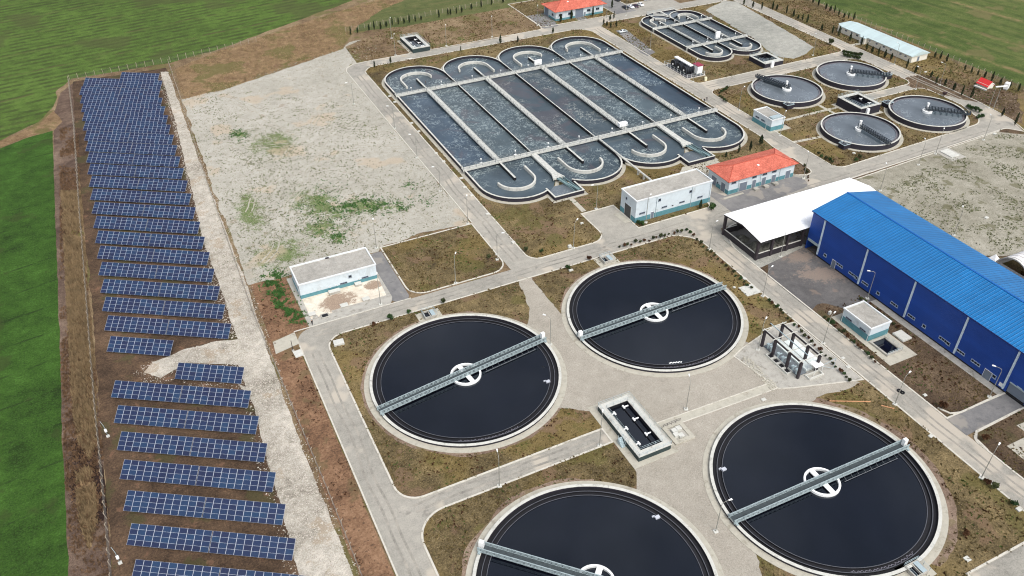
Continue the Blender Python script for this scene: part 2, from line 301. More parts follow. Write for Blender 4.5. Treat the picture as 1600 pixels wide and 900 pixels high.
M['alu'] = plain('aluminium_frame', (190, 196, 206), .45, metal=.2, var=.04)

# ------------------------------------------------------------------ mesh helpers
class MB:
    n = 0
    def __init__(s): s.v = []; s.f = []; s.mi = []
    def eps(s):
        MB.n += 1; return (MB.n % 9)*.0023
    def quad(s, *p, mi=0):
        b = len(s.v); s.v += [tuple(q) for q in p]; s.f.append(tuple(range(b, b+len(p)))); s.mi.append(mi)
    def box(s, x0, y0, z0, x1, y1, z1, mi=0):
        x0, x1 = sorted((x0, x1)); y0, y1 = sorted((y0, y1)); z1 += s.eps(); b = len(s.v)
        s.v += [(x0, y0, z0), (x1, y0, z0), (x1, y1, z0), (x0, y1, z0), (x0, y0, z1), (x1, y0, z1), (x1, y1, z1), (x0, y1, z1)]
        for f in ((3, 2, 1, 0), (4, 5, 6, 7), (0, 1, 5, 4), (1, 2, 6, 5), (2, 3, 7, 6), (3, 0, 4, 7)):
            s.f.append(tuple(b+i for i in f)); s.mi.append(mi)
    def hexa(s, c, mi=0):
        b = len(s.v); s.v += [tuple(x) for x in c]
        for f in ((3, 2, 1, 0), (4, 5, 6, 7), (0, 1, 5, 4), (1, 2, 6, 5), (2, 3, 7, 6), (3, 0, 4, 7)):
            s.f.append(tuple(b+i for i in f)); s.mi.append(mi)
    def bar(s, a, b, w, h, mi=0):
        """rectangular bar between two points, w across, h tall"""
        a = Vector(a); b = Vector(b); d = (b-a)
        if d.length < 1e-6: return
        sd_ = d.cross(Vector((0, 0, 1)))
        if sd_.length < 1e-5: sd_ = Vector((1, 0, 0))
        sd_.normalize(); up = sd_.cross(d).normalized(); e = s.eps()
        c = []
        for z in (-h/2, h/2+e):
            for p, q in ((a, -1), (b, -1), (b, 1), (a, 1)): c.append(p+sd_*(q*w/2)+up*z)
        s.hexa(c, mi)
    def tube(s, a, b, r, n=6, r2=None, mi=0, caps=True):
        a = Vector(a); b = Vector(b); d = (b-a).normalized(); r2 = r if r2 is None else r2
        x = d.cross(Vector((0, 0, 1))); x = x.normalized() if x.length > 1e-4 else Vector((1, 0, 0)); y = d.cross(x)
        k = len(s.v)
        for i in range(n):
            t = 2*math.pi*i/n; o = x*math.cos(t)+y*math.sin(t); s.v.append(tuple(a+o*r)); s.v.append(tuple(b+o*r2))
        for i in range(n):
            j = (i+1) % n; s.f.append((k+2*i, k+2*j, k+2*j+1, k+2*i+1)); s.mi.append(mi)
        if caps:
            s.f.append(tuple(k+2*i for i in range(n))[::-1]); s.mi.append(mi); s.f.append(tuple(k+2*i+1 for i in range(n))); s.mi.append(mi)
    def prism(s, poly, z0, z1, mi=0, mit=None, bottom=True):
        n = len(poly); k = len(s.v); mit = mi if mit is None else mit
        if sum(poly[i][0]*poly[(i+1) % n][1]-poly[(i+1) % n][0]*poly[i][1] for i in range(n)) < 0: poly = poly[::-1]
        s.v += [(x, y, z0) for x, y in poly]+[(x, y, z1) for x, y in poly]
        for i in range(n):
            j = (i+1) % n; s.f.append((k+i, k+j, k+n+j, k+n+i)); s.mi.append(mi)
        for t in tessellate_polygon([[Vector((x, y, 0)) for x, y in poly]]):
            a, b, c = (poly[i] for i in t)
            if (b[0]-a[0])*(c[1]-a[1])-(b[1]-a[1])*(c[0]-a[0]) < 0: t = t[::-1]
            s.f.append(tuple(k+n+i for i in t)); s.mi.append(mit)
            if bottom: s.f.append(tuple(k+i for i in t[::-1])); s.mi.append(mi)
    def sheet(s, poly, z, mi=0):
        k = len(s.v); s.v += [(x, y, z) for x, y in poly]
        for t in tessellate_polygon([[Vector((x, y, 0)) for x, y in poly]]):
            a, b, c = (poly[i] for i in t)
            if (b[0]-a[0])*(c[1]-a[1])-(b[1]-a[1])*(c[0]-a[0]) < 0: t = t[::-1]
            s.f.append(tuple(k+i for i in t)); s.mi.append(mi)
    def ring(s, cx, cy, r0, r1, z0, z1, n=96, a0=0, a1=360, mi=0, mit=None):
        full = abs(a1-a0) >= 360; m = n if full else n+1; k = len(s.v); mit = mi if mit is None else mit
        for i in range(m):
            t = R(a0+(a1-a0)*i/n); c, q = math.cos(t), math.sin(t)
            s.v += [(cx+r0*c, cy+r0*q, z0), (cx+r1*c, cy+r1*q, z0), (cx+r1*c, cy+r1*q, z1), (cx+r0*c, cy+r0*q, z1)]
        for i in range(n if full else n):
            if not full and i == n: break
            a = k+4*i; b = k+4*((i+1) % m)
            for f, w_ in (((a+1, b+1, b+2, a+2), mi), ((a+2, b+2, b+3, a+3), mit), ((a+3, b+3, b, a), mi), ((a, b, b+1, a+1), mi)):
                s.f.append(f); s.mi.append(w_)
        if not full:
            s.f.append((k, k+1, k+2, k+3)); s.mi.append(mi); e = k+4*(m-1); s.f.append((e+3, e+2, e+1, e)); s.mi.append(mi)
    def path(s, pts, th, z0, z1, closed=False, mi=0, off=0.0, mit=None):
        """wall of thickness th along a plan polyline, mitred"""
        A = offset(pts, off+th/2, closed); B = offset(pts, off-th/2, closed); n = len(pts); k = len(s.v); mit = mi if mit is None else mit
        for a, b in zip(A, B): s.v += [(a[0], a[1], z0), (b[0], b[1], z0), (b[0], b[1], z1), (a[0], a[1], z1)]
        for i in range(n if closed else n-1):
            a = k+4*i; b = k+4*((i+1) % n)
            for f, w_ in (((a+1, b+1, b+2, a+2), mi), ((a+2, b+2, b+3, a+3), mit), ((a+3, b+3, b, a), mi), ((a, b, b+1, a+1), mi)):
                s.f.append(f); s.mi.append(w_)
        if not closed:
            s.f.append((k, k+1, k+2, k+3)); s.mi.append(mi); e = k+4*(n-1); s.f.append((e+3, e+2, e+1, e)); s.mi.append(mi)
    def build(s, name, mats, parent=None, smooth=False):
        me = bpy.data.meshes.new(name); me.from_pydata(s.v, [], s.f); me.update()
        mats = mats if isinstance(mats, (list, tuple)) else [mats]
        for m in mats: me.materials.append(m if not isinstance(m, str) else M[m])
        me.polygons.foreach_set('material_index', s.mi)
        if smooth: me.polygons.foreach_set('use_smooth', [True]*len(me.polygons))
        o = bpy.data.objects.new(name, me); COL.objects.link(o)
        if parent is not None: o.parent = parent
        return o
def offset(pts, d, closed):
    n = len(pts); out = []
    for i in range(n):
        p = pts[i]; a = pts[i-1] if (i > 0 or closed) else None; b = pts[(i+1) % n] if (i < n-1 or closed) else None
        ns = []
        for q, r in ((a, p), (p, b)):
            if q is None or r is None: continue
            dx, dy = r[0]-q[0], r[1]-q[1]; l = math.hypot(dx, dy)
            if l < 1e-9: continue
            ns.append((-dy/l, dx/l))
        if len(ns) == 1: nx, ny = ns[0]; k = 1
        else:
            nx, ny = ns[0][0]+ns[1][0], ns[0][1]+ns[1][1]; l = math.hypot(nx, ny) or 1; nx /= l; ny /= l
            k = 1/max(.35, nx*ns[0][0]+ny*ns[0][1])
        out.append((p[0]+nx*d*k, p[1]+ny*d*k))
    return out
def rpoly(pts):
    """polygon with corner radii: (x, y) or (x, y, r)"""
    out = []; n = len(pts)
    for i, p in enumerate(pts):
        r = p[2] if len(p) > 2 else 0
        if r <= 0: out.append((p[0], p[1])); continue
        P = Vector(p[:2]); A = Vector(pts[i-1][:2]); B = Vector(pts[(i+1) % n][:2])
        u = (A-P).normalized(); v = (B-P).normalized(); ang = math.acos(max(-1, min(1, u.dot(v)))); d = r/math.tan(ang/2)
        s_, e_ = P+u*d, P+v*d; c = P+(u+v).normalized()*(r/math.sin(ang/2))
        a0 = math.atan2(s_.y-c.y, s_.x-c.x); a1 = math.atan2(e_.y-c.y, e_.x-c.x); da = (a1-a0+math.pi) % (2*math.pi)-math.pi
        for k in range(9): t = a0+da*k/8; out.append((c.x+abs(r)*math.cos(t), c.y+abs(r)*math.sin(t)))
    return out
def jag(pts, amp=.6, step=1.2, seed=0):
    """natural edge: densify a polygon and push its outline about"""
    out = []; n = len(pts)
    for i in range(n):
        a, b = Vector(pts[i][:2]), Vector(pts[(i+1) % n][:2]); l = (b-a).length; k = max(1, min(400, int(l/step)))
        for j in range(k):
            p = a.lerp(b, j/k); q = Vector((p.x*.16+seed, p.y*.16, 3.1)); q2 = Vector((p.x*.7, p.y*.7+seed, 9.2))
            o = mnoise.noise_vector(q)*amp*1.6+mnoise.noise_vector(q2)*amp*.7
            out.append((p.x+o.x, p.y+o.y))
    return out
def rect(x0, y0, x1, y1, r=0): return rpoly([(x0, y0, r), (x1, y0, r), (x1, y1, r), (x0, y1, r)])

def tag(o, label=None, cat=None, group=None, kind=None):
    if label: o['label'] = label
    if cat: o['category'] = cat
    if group: o['group'] = group
    if kind: o['kind'] = kind
    return o
def thing(name, label, cat, loc=(0, 0, 0), rz=0, group=None):
    o = bpy.data.objects.new(name, None); COL.objects.link(o); o.location = loc; o.rotation_euler = (0, 0, rz); o.empty_display_size = .5
    return tag(o, label, cat, group)
def struct(name, poly, z, mat):
    m = MB(); m.sheet(poly, z); return tag(m.build(name, mat), kind='structure')
def part(mb, name, mat, parent, smooth=False, label=None):
    o = mb.build(name, mat, parent, smooth)
    if label: o['label'] = label
    return o
def dup(root, loc, rz=0, label=None, group=None, scale=None):
    def cp(o, par):
        c = o.copy(); COL.objects.link(c)
        if par is not None: c.parent = par
        for ch in kids.get(o.name, ()): cp(ch, c)
        return c
    kids = {}
    def walk(o):
        kids[o.name] = list(o.children)
        for c in o.children: walk(c)
    walk(root)
    r = cp(root, None); r.location = loc; r.rotation_euler = (0, 0, rz)
    if scale: r.scale = scale
    if label: r['label'] = label
    if group: r['group'] = group
    return r
ORD = 'first second third fourth fifth sixth seventh eighth ninth tenth eleventh twelfth thirteenth fourteenth fifteenth sixteenth seventeenth eighteenth nineteenth twentieth'.split()
def nth(i):
    if i < 20: return ORD[i]
    t = {2: 'twenty', 3: 'thirty', 4: 'forty'}[(i+1)//10]
    return ({20: 'twentieth', 30: 'thirtieth', 40: 'fortieth'}[i+1] if (i+1) % 10 == 0 else t+'-'+ORD[(i+1) % 10-1])

# ================================================================== THE GROUND
BIG = 2500
struct('terrain', [(-BIG, -700), (BIG, -700), (BIG, BIG), (-BIG, BIG)], -.06, 'terrain')
struct('crop_field', jag(GL((-500, 300), (-60, 246), (0, 219), (60, 191), (84, 166), (90, 142), (112, 123), (265, 98), (345, 76), (420, 48), (520, 12), (562, -4), (640, -160), (-900, -260)), .5, 2, 1), -.02, 'field')
struct('left_field', jag(GL((-60, 252), (0, 232), (40, 216), (82, 204), (85, 300), (92, 500), (98, 700), (108, 930), (-160, 930)), .16, 1.0, 2), -.02, 'field_left')
struct('north_meadow', jag(GL((548, 44), (585, 18), (650, -10), (720, -150), (1300, -150), (950, -14), (830, 10), (700, 34), (552, 50)), .6, 2, 3), -.02, 'field_north')
struct('east_pasture', jag([(272, 182), (270, 140), (269, 80), (268, 52), (277, 47), (330, 60), (420, 40), (900, 300), (900, 900), (280, 600)], .8, 3, 4), -.02, 'field_east')
struct('ditch_bank', jag(GL((0, 224), (60, 196), (86, 172), (94, 145), (118, 127), (125, 150), (122, 300), (140, 480), (160, 700), (178, 920), (104, 920), (96, 700), (90, 500), (83, 300), (84, 203), (40, 214), (0, 230)), .16, 1, 5), -.03, 'ditch')
struct('reed_strip', jag(GL((96, 300), (126, 300), (137, 450), (152, 610), (152, 690), (140, 720), (122, 690), (113, 620), (104, 450)), .6, 1, 6), -.015, 'straw')
struct('reed_strip', jag(GL((120, 740), (140, 730), (150, 760), (152, 820), (140, 860), (128, 830), (120, 780)), .8, 1, 7), -.015, 'straw')
struct('reed_strip', jag(GL((0, 221), (60, 194), (84, 172), (96, 190), (84, 203), (40, 216), (0, 231)), .4, 1, 8), -.012, 'straw')
struct('array_soil', jag(GL((112, 128), (258, 106), (262, 112), (290, 205), (345, 345), (395, 480), (410, 560), (440, 700), (485, 800), (545, 930), (180, 930), (160, 700), (146, 500), (126, 300)), .4, 1, 9), -.01, 'soil')
struct('dry_bank', jag(GL((272, 108), (345, 78), (430, 50), (540, 14), (600, -4), (640, -4), (600, 14), (560, 40), (540, 66), (536, 78), (440, 108), (350, 142), (288, 156)), .7, 1.5, 10), -.012, 'straw')
GR = [(-42.6, 233), (-39.4, 231.5), (-40.2, 171), (-40.4, 105), (-40.2, 60), (-41.2, 28), (-41.5, -5), (-40.4, -60), (-51, -60), (-49.5, -20), (-49, 0), (-48.4, 14), (-50.2, 22)]
struct('gravel_track', jag(GR+GL((385, 606), (372, 570), (290, 566), (250, 592), (226, 582), (240, 566), (290, 545), (335, 534), (372, 530), (360, 500), (352, 470))+[(-47.6, 90), (-45.5, 130), (-43.4, 180), (-42.8, 210)], .28, .7, 11), 0.0, 'white_gravel')
struct('planted_bank', jag([(-39.3, 33), (-33.9, 33), (-33.9, -60), (-39.6, -60), (-40.6, 0), (-40.2, 40)], .2, 1, 12), -.005, 'orange_soil')
def east_of(pts, x0): return [(min(x, x0), y) if y < 198 else (x, y) for x, y in pts]
struct('gravel_lot', east_of(jag([(-39.5, 61), (-39.4, 120), (-38.2, 199)]+GL((350, 140), (440, 110), (536, 76), (545, 66), (612, 54), (628, 62), (642, 88))+[(40, 204), (33, 203.8), (29.4, 199), (29.2, 196), (29, 62.4), (28, 62.4), (14, 64), (0, 62.6), (-2, 60.5), (-25, 60.5)], .5, 1, 13), 28.9), .02, 'lot')

struct('bank_soil', [(-39.3, 61), (-29.8, 60.6), (-29.8, 35), (-33.4, 35), (-39.6, 34)], .0, 'orange_soil')
# the concrete road network under the kerbed islands
struct('road', rpoly([(-33.5, -100), (-33.5, 35, 5), (29, 35), (29, 203.7, 7), (110, 203.7), (110, 227), (128.6, 227), (128.6, 206.6), (170, 206.6), (170, 226), (208, 226), (208, 206.6), (236, 206.6), (236, 260), (242.4, 260), (242.4, 54), (240, 38), (232, 22), (154, 26), (96, 26), (92.6, 20), (92.6, -100)]), 0.0, 'road')
isl = []
m = MB(); m.path([(29.1, 63), (29.1, 197), (30.5, 200.5), (34, 203.4), (40, 203.9), (125.6, 204.7), (127.8, 205.6), (128.4, 208), (128.6, 224)], .34, -.02, .12); m.path([(-33.4, 29), (-33.4, -100)], .34, -.02, .12); m.path([(-33.4, 35.2), (-1.2, 35.2)], .3, -.02, .1); m.path([(154, 30.2), (228, 33.6)], .34, -.02, .13); m.path([(242.6, 259), (242.6, 54), (240.2, 38), (234, 24)], .34, -.02, .12); tag(m.build('kerb', 'kerb'), kind='structure')
def island(name, pts, mat='verge', z=.05, kerb=True):
    poly = rpoly(pts); isl.append(poly); struct(name, poly, z, mat)
    if kerb:
        ar = sum(poly[i][0]*poly[(i+1) % len(poly)][1]-poly[(i+1) % len(poly)][0]*poly[i][1] for i in range(len(poly)))
        m = MB(); m.path(poly, .42, -.02, .13, closed=True, off=.12 if ar > 0 else -.12); tag(m.build('kerb', 'kerb'), kind='structure')
    return poly
island('clarifier_island', [(-27, 29.3, 5), (-27, -29.5, 5), (20.6, -29.5), (20.6, -33.7), (-26.4, -33.7, 7), (-27.2, -98), (63.4, -98), (63.4, -91.8), (85.8, -91.8), (85.9, -10), (86.6, 26, 9), (80, 29.3)], 'verge')
island('grass_plot', [(-.9, 35.6, 5), (28.8, 35.6, 5), (28.8, 62.4), (-.9, 62.4)], 'verge')
island('basin_island', [(35.9, 36.2, 4), (62, 36.2, 5), (62, 52), (73.4, 52), (73.4, 37.2), (101, 37.4, 2), (104.5, 52), (106, 53.8), (144.6, 54.0), (147.2, 70), (147.6, 197.6, 8), (35.9, 197.6, 7)], 'verge')
island('garden_strip', [(138.3, 41.6, 2), (145.6, 38.4, 3), (146.6, 52.5, 2), (138.3, 52.5)], 'verge_dark')
island('north_island', [(154.3, 118.6, 3), (235.4, 118.9, 4), (235.4, 199.2), (154.3, 199.0, 6)], 'verge')
island('tank_island', [(154.3, 38.2, 4), (229, 41.2, 8), (234.6, 56), (234.6, 75.3, 4), (206.6, 75.3), (206.6, 79.6), (234.4, 79.6, 4), (234.4, 111.2, 6), (154.3, 111.0, 4)], 'verge')
island('red_house_plot', [(128.8, 206.9, 2), (170, 206.9, 2), (170, 245), (128.8, 245)], 'verge')
island('north_strip', [(36, 203.9, 0), (128.2, 204.8, 3), (128.6, 225), (128.6, 240), (60, 238), (37, 225)], 'terrain', .045, False)
island('car_park_strip', [(182, 217, 2), (208, 218.5, 1), (209.5, 236), (182.5, 236)], 'verge')
isl.append([(243, 40), (266, 54), (266, 240), (243, 240)])
struct('far_verge', jag([(242.6, 260), (242.6, 54), (240, 38), (233, 24), (260, 10), (300, 30), (272, 52), (269, 120), (272, 260)], .5, 1.5, 14), -.004, 'verge')
struct('rough_ground', jag(GL((1395, 128), (1440, 115), (1500, 130), (1560, 140), (1590, 150), (1600, 195), (1550, 165), (1480, 150), (1430, 140)), 1.2, 1.2, 15), 0.002, 'verge_dark')
island('hall_island', [(92.6, -61.4), (92.6, 16, 10), (97, 26, 6), (112, 26.5), (112, 30), (232, 34.4, 3), (240, 24), (262, 0), (262, -100), (92.6, -100), (92.6, -67.2, 3), (111.6, -66.6), (111.6, -61.6), (95, -61.4, 2)], 'verge_dark')
struct('right_lot', jag([(144, 28), (154, 30.5), (226, 33.8), (236, 26), (262, 0), (262, -22), (215, -26), (163, -24), (150, -18), (136, -4)], .5, 1, 16), .056, 'lot_right')
struct('far_grass', jag([(150, -19), (163, -24.5), (215, -27), (262, -24), (262, -31), (160, -31), (150, -30)], .5, 1, 17), .06, 'verge')
struct('yard', rpoly([(92.4, 0), (92.4, -17.5), (97.2, -15.2, 3), (101.5, -21.6), (111.6, -21.6), (111.6, 9), (106, 8.5), (96.4, 4.6)]), .062, 'yard')
struct('loading_road', rpoly([(92.3, -67), (92.3, -61.3), (111.4, -61.5), (111.4, -66.5)]), .064, 'asphalt')
m = MB(); m.path([(93.4, -58), (94.6, -60.6), (97, -61.4), (110, -61.3)], .45, 0, .2); m.path([(92.8, -72), (93.3, -68.6), (95.2, -67.1), (110, -66.7)], .45, 0, .2); tag(m.build('kerb', 'kerb'), kind='structure')
struct('canopy_apron', rpoly([(92.5, 4.0, 1), (112.6, 7.0), (112.6, 24.6), (98, 25.6, 3), (92.7, 22, 5)]), .066, 'cobble')
struct('front_yard', rpoly([(104.8, 30), (143, 34.5, 4), (137.6, 41.0), (109, 41.0), (104.8, 50)]), .012, 'asphalt')
struct('gravel_apron', jag(GL((808, 431), (830, 434), (852, 462), (876, 490), (905, 500), (950, 535), (1000, 555), (1100, 555), (1150, 530), (1235, 560), (1345, 598), (1290, 618), (1200, 660), (1150, 740), (1140, 800), (1190, 880), (1200, 960), (1100, 960), (1060, 870), (990, 800), (992, 738), (940, 645), (890, 638), (860, 640), (850, 580), (822, 512), (828, 480)), .5, 1, 18), .062, 'gravel')
def around(i, cx, cy, r, a0, a1, wdt):
    pts = [(cx+r*math.cos(R(a)), cy+r*math.sin(R(a))) for a in range(a0, a1+1, 6)]
    pts += [(cx+(r+wdt)*math.cos(R(a)), cy+(r+wdt)*math.sin(R(a))) for a in range(a1, a0-1, -6)]
    struct('bare_earth', jag(pts, .45, .9, i), .058, 'pinkdirt')
around(31, 0, 0, 22, 60, 345, 3.2); around(32, 54.2, 0, 22, 0, 150, 3.0); around(33, -.7, -62.8, 22, 60, 270, 3.4); around(34, 53.8, -63.2, 22, -80, 110, 4.0)
def tracks(name, lines, mat, w_=.5, gap=1.7, z=.006, wob=.35):
    m = MB()
    for q, (x0, y0, x1, y1) in enumerate(lines):
        L_ = math.hypot(x1-x0, y1-y0); n = max(4, int(L_/3)); nx, ny = -(y1-y0)/L_, (x1-x0)/L_
        for sd_ in (-1, 1):
            pts = []
            for k in range(n+1):
                o = sd_*gap/2+mnoise.noise(Vector((k*.22, q*3.7, 1)))*wob*2; pts.append((x0+(x1-x0)*k/n+nx*o, y0+(y1-y0)*k/n+ny*o))
            m.path(pts, w_*(1+.02*q), z-.004, z+.0007*(q % 7))
    tag(m.build(name, mat), kind='structure')
WT = natural('tyre_dust', [(118, 115, 108), (146, 142, 133), (168, 162, 150)], .2, 1.0, 4, .38, .62, bmp=0)
tracks('tyre_marks', [(-30.3, -95, -30.3, 25), (-29, 32, 88, 32.8), (32.3, 38, 32.4, 192), (89.3, -95, 89.2, 20), (150.8, 58, 150.6, 194), (98, 32, 225, 35.5), (157, 114.8, 233, 114.8), (238.8, 60, 238.8, 240), (-25, -31.6, 19, -31.5)], WT)
LT = natural('lot_wheel_marks', [(146, 142, 128), (164, 160, 147), (182, 178, 166)], .2, 1.0, 4, .38, .62, bmp=0)
tracks('wheel_marks', [(-20, 190, 20, 66), (-30, 150, 26, 120), (24, 185, -32, 100), (-34, 70, 10, 150), (-10, 66, 24, 100)], LT, .4, 1.8, .0265, 1.2)
struct('stone_lot', jag(GL((1102, 16), (1130, 2), (1150, 2), (1272, 74), (1262, 84), (1240, 92), (1210, 88), (1180, 62)), .4, 1.2, 19), .06, 'cobble')
struct('driveway', rpoly([(128.8, 205), (137, 205, 2), (138.2, 212), (138.5, 224.6), (128.8, 224.6)]), .066, 'asphalt')
struct('driveway', rpoly([(149.2, 206.6), (154.2, 206.6), (154.2, 211.6), (149.2, 211.6)]), .064, 'asphalt')
struct('driveway', rect(62.3, 36.4, 73.2, 51.6), .009, 'road')
struct('driveway', rpoly([(-6.2, 35, 2), (-1.2, 35, 2), (-1.2, 60.4), (-6.2, 60.4)]), .03, 'asphalt')
struct('car_park', rpoly([(170.4, 207), (181.8, 207), (181.8, 236), (170.4, 236)]), .01, 'asphalt')
struct('lay_by', GL((962, 48), (978, 46), (1024, 82), (1012, 88), (1000, 82)), .058, 'asphalt')
# footpaths
m = MB(); m.sheet([(161, 82), (163, 82), (163, 76.6), (197, 76.6), (197, 75.2), (161, 75.2)], .068); tag(m.build('footpath', 'apron'), kind='structure')
m = MB(); m.sheet([(184, 81.6), (185.4, 81.6), (185.4, 69), (184, 69)], .072); tag(m.build('footpath', 'apron'), kind='structure')
m = MB(); m.sheet([(154.6, 61.2), (154.6, 59.8), (168.5, 58.4), (168.5, 59.8)], .068); tag(m.build('footpath', 'apron'), kind='structure')
struct('footpath', [(62.6, 53), (64.2, 53), (64.4, 62.6), (62.8, 62.6)], .07, 'apron')
struct('footpath', [(97.6, 53.6), (100, 51), (121.5, 55), (121.6, 63), (108, 63)], .066, 'apron')
struct('slab_path', [(32.6, -33.4), (64.8, -34.4), (64.8, -36.6), (32.6, -35.6)], .074, 'apron')
struct('frame_pad', rpoly([(62.4, -22.8), (66.4, -21.2), (78.5, -18.2), (85.4, -19.0), (85.2, -43.6), (68.2, -38.4), (64.8, -36.8)]), .07, 'concrete')
m = MB(); m.path([(62.6, -22.9), (66.4, -21.4), (78.5, -18.4), (85.2, -19.2), (85.1, -43.4), (68.2, -38.2), (64.8, -36.8)], .3, .05, .16, closed=True); m.path([(32.6, -33.4), (64.8, -34.4)], .25, .05, .15); m.path([(32.6, -35.6), (64.8, -36.6)], .25, .05, .15); tag(m.build('kerb', 'kerb'), kind='structure')
struct('gate_slab', [(-39.2, 33.6), (-33.3, 35), (-33.3, 30), (-39.6, 28.6)], .012, 'apron')
struct('house_pad', rpoly([(-29.6, 57.6), (-29.3, 35.1), (-6.8, 35.1, 2), (-5.6, 38, 2), (-5.6, 58), (-5.6, 59.2), (-29.6, 59.2)]), .036, 'concrete')
struct('forecourt', [(-28, 48.4), (-28, 38.4), (-22.2, 38.4), (-22.2, 39.4), (-6.8, 39.4), (-6.3, 47), (-6.3, 48.4)], .044, 'stainedpad')
struct('annex_pad', rpoly([(95.2, -21.8), (103.8, -21.8), (103.8, -42.6), (94.6, -42.6)]), .066, 'apron')
struct('hall_path', [(109.4, -21.4), (111.5, -21.4), (111.5, -61.2), (109.4, -61.2)], .068, 'concrete')
struct('house_pad', [(107.6, 40.2), (109.9, 40.2), (115.6, 40.2), (115.6, 39.4), (107.6, 39.2)], .07, 'apron')
struct('ramp', GL((959, 335), (975, 329), (990, 345), (977, 349)), .07, 'apron')
struct('pale_slab', GL((1573, 697), (1602, 683), (1625, 705), (1604, 722)), .075, 'apron')
struct('pale_slab', GL((1588, 665), (1612, 655), (1625, 668), (1603, 676)), .075, 'apron')
struct('crossroad', [(63.8, -92.2), (130, -92.2), (130, -99), (63.8, -99)], .08, 'road')

# ================================================================== BIG CLARIFIERS
def railing(mb, pts, z, h=1.0, step=2.0, r=.03, closed=False, mi=0):
    P = [Vector((p[0], p[1], z)) for p in pts]
    if closed: P.append(P[0])
    for a, b in zip(P, P[1:]):
        n = max(1, round((b-a).length/step))
        for k in range(n+1):
            q = a.lerp(b, k/n); mb.tube(q, q+Vector((0, 0, h)), r*1.2, 4, mi=mi, caps=False)
        for zz in (h, h*.5): mb.tube(a+Vector((0, 0, zz)), b+Vector((0, 0, zz)), r, 4, mi=mi, caps=False)

